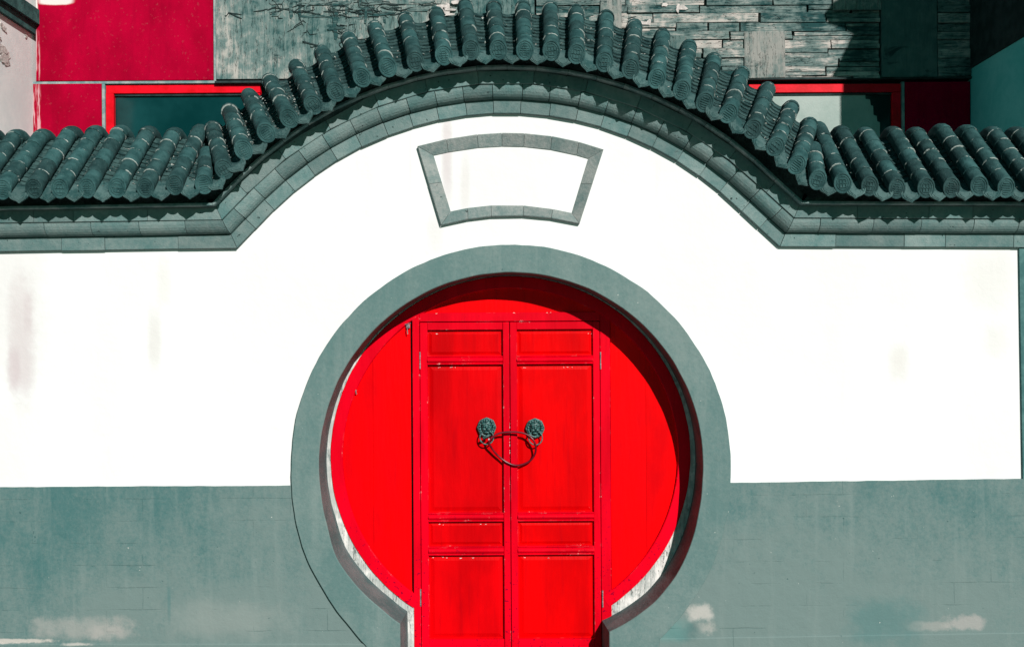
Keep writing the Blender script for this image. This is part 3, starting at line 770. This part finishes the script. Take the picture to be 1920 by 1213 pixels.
# ------------------------------------------------------------------ fan shaped plaque frame
def quadratic(a, m, b, t):     # curve through a, m (at t=.5), b
    c = (m - a * .25 - b * .25) * 2
    return a * (1 - t) ** 2 + c * 2 * t * (1 - t) + b * t * t
def V2(px, py): q = P(px, py); return Vector((q.x, q.z))
oTL, oTR, oBR, oBL = V2(783, 276), V2(1131, 282), V2(1086, 421), V2(827, 424)
iTL, iTR, iBR, iBL = V2(813, 292), V2(1103, 298), V2(1072, 400), V2(845, 397)
oT, iT, oB, iB = V2(962, 251), V2(962, 275), V2(955, 406), V2(955, 385)
def frame_piece(o0, o1, i0, i1):
    """wedge sloping down from a thick outer edge to a thin inner one"""
    g_ = .0012; d = (o1 - o0).normalized() * g_; di = (i1 - i0).normalized() * g_
    o0, o1, i0, i1 = o0 + d, o1 - d, i0 + di, i1 - di
    j = U(-.0015, .0015); n0 = (o0 - i0).normalized(); n1 = (o1 - i1).normalized()
    e0, e1 = o0 - n0 * .006, o1 - n1 * .006
    V = [(o0.x, .002, o0.y), (o1.x, .002, o1.y), (o0.x, -.023 - j, o0.y), (o1.x, -.023 - j, o1.y), (e0.x, -.027 - j, e0.y), (e1.x, -.027 - j, e1.y),
         (i0.x, -.006, i0.y), (i1.x, -.006, i1.y), (i0.x, .002, i0.y), (i1.x, .002, i1.y)]
    return V, [(0, 1, 3, 2), (2, 3, 5, 4), (4, 5, 7, 6), (6, 7, 9, 8), (8, 9, 1, 0), (0, 2, 4, 6, 8), (1, 9, 7, 5, 3)]
pf = thing('plaque_frame', 'fan shaped grey brick plaque frame set on the white wall above the gate', 'plaque frame', P(958, 340, 0))
def run(ao, mo, bo, ai, mi, bi, ts):
    for t0, t1 in zip(ts, ts[1:]):
        u0, u1 = [t if t in (0, 1) else min(max(.5 + (t - .5) * (1.17 if ao.x < bo.x and mo is not None else 1.0), .03), .97) for t in (t0, t1)]
        if mo is None: q = [ao.lerp(bo, t0), ao.lerp(bo, t1), ai.lerp(bi, t0), ai.lerp(bi, t1)]
        else: q = [quadratic(ao, mo, bo, t0), quadratic(ao, mo, bo, t1), quadratic(ai, mi, bi, u0), quadratic(ai, mi, bi, u1)]
        vs, fs = frame_piece(*q); obj('brick', vs, fs, M['plaque'], pf)
run(oTL, oT, oTR, iTL, iT, iTR, [0, .15, .31, .44, .56, .71, .86, 1])
run(oBL, oB, oBR, iBL, iB, iBR, [0, .2, .37, .6, .8, 1])
run(oTL, None, oBL, iTL, None, iBL, [0, .48, 1]); run(oTR, None, oBR, iTR, None, iBR, [0, .46, 1])

# ------------------------------------------------------------------ the door
DY = .225
gate = thing('moon_gate_door', 'bright red round wooden gate with panelled double leaves and side panels', 'door', (GC.x, DY + .04, 0))
DC = P(957, 855, DY); KD = (D + DY) / F; RR = 337 * KD
JL, JR = P(775, 1100, DY).x, P(1141, 1100, DY).x
def X(px): return P(px, 900, DY).x
def Z(py): return P(957, py, DY).z
# white bare-wood backing frame (keyhole shaped) that shows as a pale rim
def circ(cx, cz, r, a0, a1, n): return [(cx + r * math.sin(R(a0 + (a1 - a0) * i / n)), cz + r * math.cos(R(a0 + (a1 - a0) * i / n))) for i in range(n + 1)]
hl = circ(DC.x, DC.z - .01, 1.34, -145, 145, 80); il = circ(DC.x, DC.z, RR - .05, -150, 150, 90)
lp = [(hl[0][0], 0)] + hl + [(hl[-1][0], 0), (JR - .02, 0), (JR - .02, il[-1][1])] + il[::-1] + [(JL + .02, il[0][1]), (JL + .02, 0)]
# drop the self-crossing ends of the inner loop
il2 = [p for p in il if not (JL + .02 < p[0] < JR - .02 and p[1] < DC.z)]
lp = [(hl[0][0], 0)] + hl + [(hl[-1][0], 0), (JR - .02, 0), (JR - .02, il2[-1][1] - .03)] + il2[::-1] + [(JL + .02, il2[0][1] - .03), (JL + .02, 0)]
vs, fs = plate([lp], DY - .004, DY + .05); obj('backing_frame', vs, fs, M['rim'], gate)
# rim board: red ring
ro = [(DC.x + (RR + .002 * nz(t, 0, .2) + .0015 * nz(t, 3, 1)) * math.sin(R(t)), DC.z + (RR + .002 * nz(t, 0, .2) + .0015 * nz(t, 3, 1)) * math.cos(R(t))) for t in [-147 + 294 * i / 120 for i in range(121)]]
def ring_board(name, ro, ri, y0, y1, ch, mat):
    V = []; n = len(ro)
    for (a, b), (c, d) in zip(ro, ri):
        o_, i_ = Vector((a, b)), Vector((c, d)); q = (i_ - o_).normalized() * ch; e, f = o_ + q, i_ - q
        V += [(o_.x, y1, o_.y), (o_.x, y0 + ch, o_.y), (e.x, y0, e.y), (f.x, y0, f.y), (i_.x, y0 + ch, i_.y), (i_.x, y1, i_.y)]
    Fs = [(i * 6 + j, i * 6 + (j + 1) % 6, i * 6 + 6 + (j + 1) % 6, i * 6 + 6 + j) for i in range(n - 1) for j in range(6)] + [tuple(range(6)), tuple((n - 1) * 6 + j for j in range(6))]
    return obj(name, V, Fs, mat, gate)
RI_ = 314 * KD
ri = circ(DC.x, DC.z, RI_, -147, 147, 120)
b = MB(); b.box(X(700), X(1215), DY + .056, DY + .066, 0, Z(560)); b.build('dark_gap_backing', M['dark'], gate)  # added dark sheet, keeps the sunlit wall from showing through the leaf gaps
ring_board('rim_board', ro, ri, DY - .012, DY + .03, .004, M['red_trim'])
# side panels and lunette: boards behind the rim
def seg_panel(x0, x1, zc0=None, lun=False):
    r = RI_ + .01
    if lun:
        a = math.degrees(math.acos((zc0 - DC.z) / r)); return circ(DC.x, DC.z, r, -a, a, 40)
    pts = []
    n = 40
    if x1 < DC.x: xs = [x0 + (x1 - x0) * (i / n) ** 1.8 for i in range(n + 1)]
    else: xs = [x1 + (x0 - x1) * (i / n) ** 1.8 for i in range(n + 1)]
    top = [(x, DC.z + math.sqrt(max(0, r * r - (x - DC.x) ** 2))) for x in xs]; bot = [(x, DC.z - math.sqrt(max(0, r * r - (x - DC.x) ** 2))) for x in xs]
    return top + bot[::-1][:-1]
yp = DY + .008
# each side is made of vertical boards butted together
def side_boards(edges):
    r = RI_ + .008
    for a, b in zip(edges, edges[1:]):
        n = 14; xs = [a + .0006 + (b - a - .0012) * i / n for i in range(n + 1)]
        top = [(x, DC.z + math.sqrt(max(0.0004, r * r - (x - DC.x) ** 2))) for x in xs]; bot = [(x, DC.z - math.sqrt(max(0.0004, r * r - (x - DC.x) ** 2))) for x in xs]
        vs, fs = plate([top + bot[::-1]], yp + U(-.0004, .0004), yp + .02); obj('side_board', vs, fs, M['red_panel'], gate)
xl = DC.x - RI_ - .005; xr = DC.x + RI_ + .005
side_boards([xl, X(700), X(771)]); side_boards([X(1146), X(1212), xr])
lz = Z(587)
lun = circ(DC.x, DC.z, RI_ + .008, -math.degrees(math.acos((lz - DC.z) / (RI_ + .008))), math.degrees(math.acos((lz - DC.z) / (RI_ + .008))), 40)
vs, fs = plate([lun], yp, yp + .02); obj('lunette_board', vs, fs, M['red_panel'], gate)
# posts and header
b = MB(); b.cbox(X(775), X(788), DY - .010, DY + .05, 0, Z(574), .002); b.build('door_post', M['red_trim'], gate)
b = MB(); b.cbox(X(1126.5), X(1145), DY - .010, DY + .05, 0, Z(574), .002); b.build('door_post', M['red_trim'], gate)
b = MB(); b.cbox(X(788) + .0005, X(1126.5) - .0005, DY - .008, DY + .05, Z(602.5), Z(586), .0025); b.build('header', M['red_trim'], gate)
b = MB(); b.box(X(770.5), X(774.5), DY + .03, DY + .04, Z(1110), Z(600)); b.build('gap_strip', M['dark'], gate)
# leaves
PANELS = [(618, 667), (683, 960.5), (977, 1023.5), (1040, 1197.5)]
RAILS = [(604, 618), (667, 683), (960.5, 977), (1023.5, 1040), (1197.5, 1240)]
def leaf(x0, x1, s0, s1, paint):
    """x0..x1 leaf, panels between s0..s1"""
    yf = DY - .006
    lo = MB(); lo.box(X(x0), X(x1), DY + .034, DY + .046, .02, Z(603.5)); lf = lo.build('door_leaf', paint, gate)
    for a, c in ((x0, s0), (s1, x1)):
        q = MB(); q.cbox(X(a) + .0005, X(c), yf, DY + .033, .02, Z(604), .002); q.build('stile', M['red_trim'], lf)
    for k, (a, c) in enumerate(RAILS):
        q = MB(); x_0, x_1 = X(s0) + .0006, X(s1) - .0006; z0, z1 = Z(c), Z(a)
        if k in (1, 2, 3):
            # rounded rail with a small bead at each edge
            h = (z1 - z0); pr = [(DY + .033, 0), (yf - .001, 0), (yf - .004, .07), (yf - .001, .14), (yf + .003, .17), (yf - .002, .25)]
            pr += [(yf - .002 - .009 * math.sin(PI * t), .25 + .5 * t) for t in (.2, .4, .6, .8)]
            pr += [(yf - .002, .75), (yf + .003, .83), (yf - .001, .86), (yf - .004, .93), (yf - .001, 1), (DY + .033, 1)]
            vs = [(x, y, z0 + f * h) for x in (x_0, x_1) for y, f in pr]; n = len(pr)
            q.add(vs, [tuple(range(n)), tuple(range(2 * n - 1, n - 1, -1))] + [(j, (j + 1) % n, n + (j + 1) % n, n + j) for j in range(n)])
        else: q.cbox(x_0, x_1, yf, DY + .033, max(z0, .02), z1, .002)
        q.build('rail', M['red_trim'], lf)
    for a, c in PANELS:
        xa, xb, za, zb = X(s0), X(s1), Z(c), Z(a); i1 = .010; i2 = .034 if (zb - za) > .3 else .026
        ys = (DY + .0325, yf + .024, yf + .024, yf + .017, yf + .0165)
        ins = (0, 0, i1, i2, i2 + .002)
        vs = []
        for y, i_ in zip(ys, ins): vs += [(xa + i_, y, za + i_), (xb - i_, y, za + i_), (xb - i_, y, zb - i_), (xa + i_, y, zb - i_)]
        fs = [(0, 1, 2, 3), (16, 17, 18, 19)] + [(k + i_, k + (i_ + 1) % 4, k + 4 + (i_ + 1) % 4, k + 4 + i_) for k in (0, 4, 8, 12) for i_ in range(4)]
        obj('panel', vs, fs, paint, lf)
    return lf
leaf(789, 956.4, 803, 944, M['red_darker']); leaf(957.6, 1125.5, 970.5, 1113, M['red'])
# cover bead down the meeting stile
b = MB(); b.cbox(X(944.5), X(956.4), DY - .011, DY - .0062, .03, Z(606), .002); b.build('meeting_bead', M['red_trim'], gate)
# hinges, hooks
for hx, hy in ((787.5, 676), (1126, 676), (788.5, 1120), (1130, 1122)):
    c = P(hx, hy, DY - .012); b = MB(); b.tube([c + Vector((0, 0, z)) for z in (-.055, -.018, -.017, .017, .018, .055)], [.0045, .0045, .0036, .0036, .0045, .0045], 8); b.build('hinge', M['hinge'], gate)
c = P(765, 612, DY - .01); b = MB(); b.box(c.x - .012, c.x + .012, c.y, c.y + .01, c.z - .01, c.z + .012, .002)
b.tube([c + Vector((-.02, -.004, .012)), c + Vector((.018, -.006, .02))], .003, 6); b.tube([c + Vector((-.002, -.005, 0)), c + Vector((-.004, -.012, -.02)), c + Vector((-.002, -.008, -.05))], .003, 6)
b.build('hook', M['hinge'], gate)
c = P(668, 734, DY); b = MB(); b.tube([c + Vector((0, .012, .008)), c + Vector((0, -.014, .008)), c + Vector((0, -.02, -.002)), c + Vector((.002, -.008, -.016))], .004, 6); b.build('nail_hook', M['hinge'], gate)
# small bare chips of paint
cb = MB()
def chip_row(x0, x1, y0, n, yy):
    for _ in range((n + 1) // 2):
        px = U(x0, x1); c = P(px, y0 + U(-.8, .8), yy); L = U(.002, .010); h = U(.0008, .0018)
        cb.add([c + Vector((-L, 0, 0)), c + Vector((U(-.3, .3) * L, 0, h)), c + Vector((L, 0, 0)), c + Vector((0, 0, -h)), c + Vector((0, .002, 0))], [(0, 1, 2, 3), (0, 1, 4), (1, 2, 4), (2, 3, 4), (3, 0, 4)])
for (x0, x1, y, n, dy) in ((812, 826, 587.5, 2, -.0095), (960, 972, 586, 2, -.0095), (1022, 1056, 586, 3, -.0095), (812, 828, 626, 4, .0095), (1095, 1110, 626, 4, .0095),
                          (812, 860, 689, 9, .0095), (975, 985, 689, 3, .0095), (1055, 1100, 689, 6, .0095), (812, 850, 983, 5, .0095), (880, 930, 983, 3, .0095), (808, 840, 1045, 6, .0095), (840, 940, 1046, 6, .0095), (975, 1090, 1045, 7, .0095)):
    chip_row(x0, x1, y, n, DY + dy)
for z0, z1 in ((793, 806), (822, 835), (842, 860)):
    for _ in range(4):
        c = P(955.7, U(z0, z1), DY - .0117); h = U(.004, .012)
        cb.add([c + Vector((0, 0, -h)), c + Vector((.0011, 0, 0)), c + Vector((0, 0, h)), c + Vector((-.0011, 0, 0)), c + Vector((0, .002, 0))], [(0, 1, 2, 3), (0, 1, 4), (1, 2, 4), (2, 3, 4), (3, 0, 4)])
tag(cb.build('paint_chips', M['chip'], gate), kind='stuff')

# lion head knockers
def knocker(px, py, rx, ry):
    c = P(px, py, DY - .007); q = 17.5 * KD; b = MB()
    n = 24; V = []
    for y, f in ((0, 1.0), (-.006, 1.0), (-.009, .93), (-.009, .84), (-.005, .80)):
        for j in range(n): t = 2 * PI * j / n; r = q * f * (1 + .035 * math.cos(8 * t)); V.append(c + Vector((r * math.cos(t), y, r * math.sin(t) * 1.05)))
    b.add(V, [(i * n + j, i * n + (j + 1) % n, (i + 1) * n + (j + 1) % n, (i + 1) * n + j) for i in range(4) for j in range(n)] + [tuple(4 * n + j for j in range(n)), tuple(range(n))])
    for j in range(13):       # mane curls
        t = R(-35 + 250 * j / 12); b.ell(c + Vector((math.cos(t) * q * .74, -.010, math.sin(t) * q * .76)), q * .15, .007, q * .15, 7, 5)
    b.ell(c + Vector((0, -.012, q * .12)), q * .58, .017, q * .60, 12, 8)         # skull
    for s in (-1, 1):
        b.ell(c + Vector((s * q * .27, -.026, q * .36)), q * .27, .008, q * .10, 8, 6)   # brow
        b.ell(c + Vector((s * q * .26, -.028, q * .16)), q * .12, .007, q * .11, 8, 6)   # eye
        b.ell(c + Vector((s * q * .23, -.026, -q * .20)), q * .26, .011, q * .18, 8, 6)  # cheek of the muzzle
        b.ell(c + Vector((s * q * .52, -.014, q * .62)), q * .15, .010, q * .17, 7, 5)   # ear
    b.ell(c + Vector((0, -.030, q * .02)), q * .15, .010, q * .20, 8, 6)          # nose
    b.ell(c + Vector((0, -.022, q * .62)), q * .16, .009, q * .14, 8, 6)          # boss on the forehead
    b.ell(c + Vector((0, -.020, -q * .52)), q * .30, .010, q * .13, 8, 6)         # jaw
    k = b.build('lion_knocker', M['iron'], gate, True)
    rc = P(rx, ry, DY - .034); rr_ = 12.8 * KD
    t = MB(); t.tube([rc + Vector((math.cos(a) * rr_, .012 * (math.sin(a) * .5 + .1), math.sin(a) * rr_)) for a in [2 * PI * i / 28 for i in range(29)]], .0042, 8, False)
    t.build('ring', M['iron'], k, True)
knocker(912.5, 801, 912.5, 820); knocker(1003.2, 802.5, 1004, 821)

# cable lock through the two rings
def spline(pts, n=8):
    out = []; m = len(pts)
    for i in range(m):
        p0, p1, p2, p3 = pts[(i - 1) % m], pts[i], pts[(i + 1) % m], pts[(i + 2) % m]
        for k in range(n):
            t = k / n; out.append(.5 * ((2 * p1) + (p2 - p0) * t + (2 * p0 - 5 * p1 + 4 * p2 - p3) * t * t + (3 * p1 - p0 - 3 * p2 + p3) * t ** 3))
    return out + [out[0]]
cp = [P(x, y, DY - d) for x, y, d in ((917, 829, .052), (924, 819, .05), (937, 812, .045), (958, 809.5, .042), (977, 811, .042), (990, 816, .045), (1000, 825, .05), (1004.5, 838, .045), (1002.5, 852, .03), (992, 865, .024), (973, 872, .023), (956, 869.5, .023), (938, 858, .024), (924, 843, .034))]
lock = thing('cable_lock', 'dark red cable lock looped through both lion knocker rings', 'lock', P(960, 840, DY - .04))
t = MB(); t.tube(spline(cp), .0064, 10, False); t.build('cable', M['cable'], lock, True)
a, b_ = P(905, 822, DY - .052), P(917, 816, DY - .054)
t = MB(); d = (b_ - a); t.tube([a, a + d * .03, b_ - d * .03, b_], [.007, .009, .009, .007], 12); t.build('lock_head', M['iron'], lock, True)
t = MB(); c = P(916.5, 823.5, DY - .062); t.ell(c, .005, .004, .006, 8, 6); t.build('key_cover', M['silver'], lock, True)

# ------------------------------------------------------------------ old timber hall behind
FY = 3.0
hall = thing('timber_hall', 'old timber hall behind the wall with crimson boards and weathered planks', 'building', (0, FY + .5, 0))
def FX(px): return P(px, 120, FY).x
def FZ(px, py): return P(px, py, FY).z
def fbox(name, px0, px1, py0, py1, y0, y1, mat, parent=hall, b=.004, jit=0):
    """upright board on the facade, by its measured edges; y0 and y1 count from the facade plane"""
    c = (px0 + px1) / 2; x0, x1 = P(px0, (py0 + py1) / 2, FY).x, P(px1, (py0 + py1) / 2, FY).x
    z1, z0 = FZ(c, py0), FZ(c, py1); m = MB()
    m.cbox(x0, x1, FY + y0, FY + y1, z0, z1, b)
    if jit:
        for v in m.v: v += Vector((U(-jit, jit), 0, U(-jit, jit)))
    return m.build(name, mat, parent)
b = MB(); b.box(P(66, 100, FY).x - .5, P(1820, 100, FY).x + .5, FY + .1, FY + .4, 0, 6.2); b.build('wall_core', M['dark'], hall)
b = MB(); b.box(XL, XR, FY, FY + .1, 0, HZ + 1.55); b.build('lower_wall', M['panelgrey'], hall)
fbox('crimson_board', 67.5, 399.5, -160, 152.5, -.012, .1, M['crimson'])
fbox('crimson_board', 62.5, 191, 158, 300, -.008, .1, M['crimson'])
# narrow battens between the boards
fbox('batten', 60, 403, 153, 157.6, -.004, .1, M['panelgrey'], b=.001)
fbox('batten', 191.6, 197, 158, 300, -.004, .1, M['panelgrey'], b=.001)
fbox('batten', 400, 404, -160, 152.7, -.002, .1, M['panelgrey'], b=.001)
def splinters(name, spots, mat, parent, lmin, lmax, wmin, wmax, upright=.4, y=FY - .012):
    m = MB()
    for px, py, n, sx, sy in spots:
        for _ in range(n):
            c = P(px + U(-sx, sx), py + U(-sy, sy), y + U(-.006, .006)); L = U(lmin, lmax); w_ = U(wmin, wmax); th = U(-.12, .12) + (PI / 2 if random.random() < upright else 0)
            ax = Vector((math.cos(th), U(-.03, .03), math.sin(th))); bx = Vector((-math.sin(th), 0, math.cos(th)))
            V = [c - ax * L + bx * w_ * U(-1, .2), c - ax * L * U(.6, .95) + bx * w_ * U(.5, 1.1), c + ax * L * U(.1, .6) + bx * w_ * U(.7, 1.2), c + ax * L * U(.85, 1.1) + bx * w_ * U(-.3, .6), c + ax * L * U(.5, .9) - bx * w_ * U(.6, 1.1), c - ax * L * U(.2, .7) - bx * w_ * U(.7, 1.1)]
            V += [v + Vector((0, .012, 0)) for v in V]
            m.add(V, [tuple(range(6))] + [(j, (j + 1) % 6, 6 + (j + 1) % 6, 6 + j) for j in range(6)])
    o = m.build(name, mat, parent); tag(o, kind='stuff'); return o
# plywood sheets
for x0, x1, y0, y1 in ((404.5, 586, -160, 149), (587, 700, 34, 149), (701, 810, 10, 149), (811, 1002, -20, 149), (587, 672, -160, 33), (673, 700, -160, 33.2), (701, 870, -160, 9.2), (870.8, 1002, -160, -21)):
    fbox('plywood_sheet', x0, x1, y0, y1, -.006 + U(-.006, .004), .1, M['ply'], b=.002, jit=.004)
# planks
py = -168
k = 0
while py < 148:
    h = U(14.5, 19)
    y1 = min(py + h, 149)
    px = 1003
    while px < 1648:
        L = U(55, 210); x1 = min(px + L, 1649)
        if 1649 - x1 < 40: x1 = 1649
        if random.random() > .035:
            cuts = [py, py + (y1 - py) * U(.38, .62), y1] if (y1 - py > 12 and random.random() < .4) else [py, y1]
            for ca, cb_ in zip(cuts, cuts[1:]): fbox('plank', px + .5 + U(0, 2), x1 - .5 - U(0, 2), ca + U(.2, .7), cb_ - U(.1, .6), -.022 + U(-.014, .014), .09, M['plank'], b=.003, jit=.004)
        px = x1
    if random.random() < .9: fbox('plank', 1757, 1819, py + .5, y1 - .5, -.02 + U(-.01, .01), .09, M['plank'], b=.003, jit=.003)
    py = y1; k += 1
fbox('patch_board', 1395, 1470, 62, 149, -.040, -.034, M['patch'], b=.004, jit=.006)
fbox('patch_board', 1560, 1650, -10, 22, -.042, -.035, M['patch'], b=.004, jit=.006)
fbox('patch_board', 1125, 1165, 2, 60, -.040, -.034, M['patch'], b=.004, jit=.006)
fbox('patch_board', 1240, 1285, 70, 149, -.040, -.034, M['patch'], b=.004, jit=.006)
fbox('post', 1650, 1755, -160, 149, -.03, .1, M['pier'], b=.006)
# splinters and torn edges of old plywood in the upper middle
splinters('splinters', [(560, 18, 10, 50, 16), (680, 18, 14, 60, 16), (640, 45, 5, 30, 12), (800, 12, 12, 60, 12), (1150, 25, 18, 70, 25), (1230, 40, 20, 50, 25), (1080, 15, 10, 40, 18)], M['torn'], hall, .04, .13, .008, .024)
def cracks(name, spots, mat, parent, y):
    m = MB()
    for px, py, n, sx, sy in spots:
        for _ in range(n):
            p = P(px + random.gauss(0, sx * .6), py + random.gauss(0, sy * .6), y); th = random.choice((0, 0, PI / 2, PI)) + U(-.12, .12); k = random.randint(3, 7); w_ = U(.0015, .006); pts = [p]
            for _q in range(k):
                th += U(-.25, .25) + (random.choice((-1.3, 1.3)) if random.random() < .22 else 0); pts.append(pts[-1] + Vector((math.cos(th), 0, math.sin(th))) * U(.012, .05))
            V = []
            for i_, q in enumerate(pts):
                ww = w_ * (1 - abs(2 * i_ / k - 1) ** 2 * .9); V += [q + Vector((0, 0, ww)), q - Vector((0, 0, ww)), q + Vector((0, .006, ww)), q + Vector((0, .006, -ww))]
            m.add(V, [f for i_ in range(k) for f in ((4 * i_, 4 * i_ + 1, 4 * i_ + 5, 4 * i_ + 4), (4 * i_ + 2, 4 * i_ + 3, 4 * i_ + 7, 4 * i_ + 6), (4 * i_, 4 * i_ + 4, 4 * i_ + 6, 4 * i_ + 2), (4 * i_ + 1, 4 * i_ + 5, 4 * i_ + 7, 4 * i_ + 3))])
    o = m.build(name, mat, parent); tag(o, kind='stuff')
cracks('cracks', [(452, 36, 3, 5, 5), (550, 18, 22, 34, 14), (640, 14, 30, 40, 16), (700, 22, 24, 40, 14), (570, 60, 8, 8, 30), (650, 60, 8, 20, 18), (820, 12, 10, 30, 12), (1150, 20, 14, 40, 18), (1240, 40, 18, 40, 25), (1330, 90, 5, 40, 20)], M['dark'], hall, FY - .016)
splinters('torn_paper', [(840, 20, 6, 12, 12), (862, 8, 4, 10, 6), (1262, 10, 3, 30, 8), (1210, 48, 3, 20, 10)], M['plaster_flake'], hall, .02, .07, .008, .03, .4, FY - .04)
# sill line under the boards
fbox('lintel', 404, 1820, 149.4, 153.4, -.03, .1, M['dark'], b=.002)
# windows
def window(px0, px1, ytop, fw, dark_from=None):
    fr = fbox('window', px0 + fw, px1 - fw, ytop + fw - 1, 320, .052, .06, M['glass'], b=.001)
    fbox('frame_head', px0, px1, ytop, ytop + fw, .012, .07, M['frame_red'], fr, .003)
    fbox('frame_stile', px0, px0 + fw, ytop + fw + .2, 320, .012, .07, M['frame_red'], fr, .003)
    fbox('frame_stile', px1 - fw, px1, ytop + fw + .2, 320, .012, .07, M['frame_red'], fr, .003)
    fbox('painted_head_shadow', px0 + fw, px1 - fw, ytop + fw, ytop + fw + 4, .03, .051, M['dark'], fr, .001)  # dark strip stands in for the shadow under the frame head
    return fr
window(197.5, 487, 159.5, 15)
wr = window(1405, 1690, 157.5, 15.5)
# pale stepped panel for the dusty right pane, its reflection painted in
st = [(1421, 173), (1625, 173), (1626, 184), (1634, 185), (1636, 196), (1640, 197), (1641, 214), (1647, 216), (1648, 226), (1653, 228), (1653, 320), (1421, 320)]
vs, fs = plate([[(lambda q: (q.x, q.z))(P(x, y, FY)) for x, y in st]], FY + .044, FY + .049); obj('reflection_panel', vs, fs, M['pane_reflection'], wr)
fbox('crimson_board', 1697, 1819, 154, 320, -.006, .1, M['crimson'])
fbox('batten', 1691, 1696, 154, 320, -.003, .1, M['panelgrey'], b=.001)

# left side house: pale flank lit by the sun, dark green beam on top
lh = thing('side_house', 'pale grey plastered house flank under a dark green beam at the left edge', 'house', (XL - .3, 1.7, 0))
b = MB(); b.box(XL - .6, P(62, 100, FY).x, .62, FY + .09, 0, HZ + 3.6); b.build('flank_wall', M['plaster_old'], lh)
zb = P(60, 66, FY).z; xw = P(62, 100, FY).x
b = MB(); b.cbox(xw - .01, xw + .035, .62, FY - .02, zb, zb + .085, .004); b.build('beam', M['beam'], lh)
b = MB(); b.cbox(xw - .01, xw + .07, .62, FY - .02, zb + .088, zb + .22, .006); b.build('beam', M['beam'], lh)
# flake of loose plaster
m = MB()
def side_flake(px, py, n, s, q):
    for _ in range(n):
        k = (px - 958) / F; dep = xw / k if k else 9
        y = dep - D + U(-s, s) * 1.2; z = P(px, py, dep - D).z + U(-s, s)
        c = Vector((xw + .002, y, z)); V = []; kk = 6; r0 = q * U(.4, 1)
        for j in range(kk): t = 2 * PI * j / kk; V.append(c + Vector((U(.001, .010), r0 * math.cos(t) * U(.7, 1.2) * 2, r0 * math.sin(t) * U(.7, 1.2))))
        V += [v - Vector((.012, 0, 0)) for v in V]
        m.add(V, [tuple(range(kk))] + [(j, (j + 1) % kk, kk + (j + 1) % kk, kk + j) for j in range(kk)])
side_flake(8, 102, 14, .06, .04); side_flake(10, 55, 5, .03, .02); side_flake(5, 75, 3, .03, .012); side_flake(50, 68, 4, .02, .015)
tag(m.build('loose_plaster', M['plaster_flake'], lh), kind='stuff')

# right side house: shaded flank, plus an unseen plate shaped to throw the stepped shadow on the hall
rh = thing('side_house', 'shaded side house flank with dark upper band at the right edge', 'house', (XR + .3, 1.7, 0))
xs = P(1820, 180, FY).x; y0 = .62
def cast(px, py):      # where the unseen plate must reach to shadow this point of the hall
    q = P(px, py, FY); t = (FY - y0) / -SUN.y
    return (q.x + SUN.x * t, q.z + SUN.z * t)
zd = P(1820, 130, FY).z
b = MB(); b.box(xs, xs + .6, y0, FY + .09, 0, zd); b.build('flank_wall', M['shade_tinted_wall'], rh)
b = MB(); b.box(xs - .012, xs + .6, y0, FY + .09, zd + .001, HZ + 3.35); b.build('upper_band', M['dark'], rh)
c0 = cast(1593, 240)[0]
prof = [(c0, HZ + .9)] + [(c0, cast(1593, 138)[1]), cast(1566, 134), cast(1575, 118), cast(1592, 84), cast(1606, 55), cast(1586, 44), cast(1560, 36), cast(1549, 22), cast(1556, 12), cast(1578, 0), cast(1578, -420)]
prof += [(xs + 3.5, prof[-1][1]), (xs + 3.5, HZ + .9)]
vs, fs = plate([prof], y0 - .12, y0 - .003); obj('corbel_shadow_plate', vs, fs, M['plinth_step'], rh)
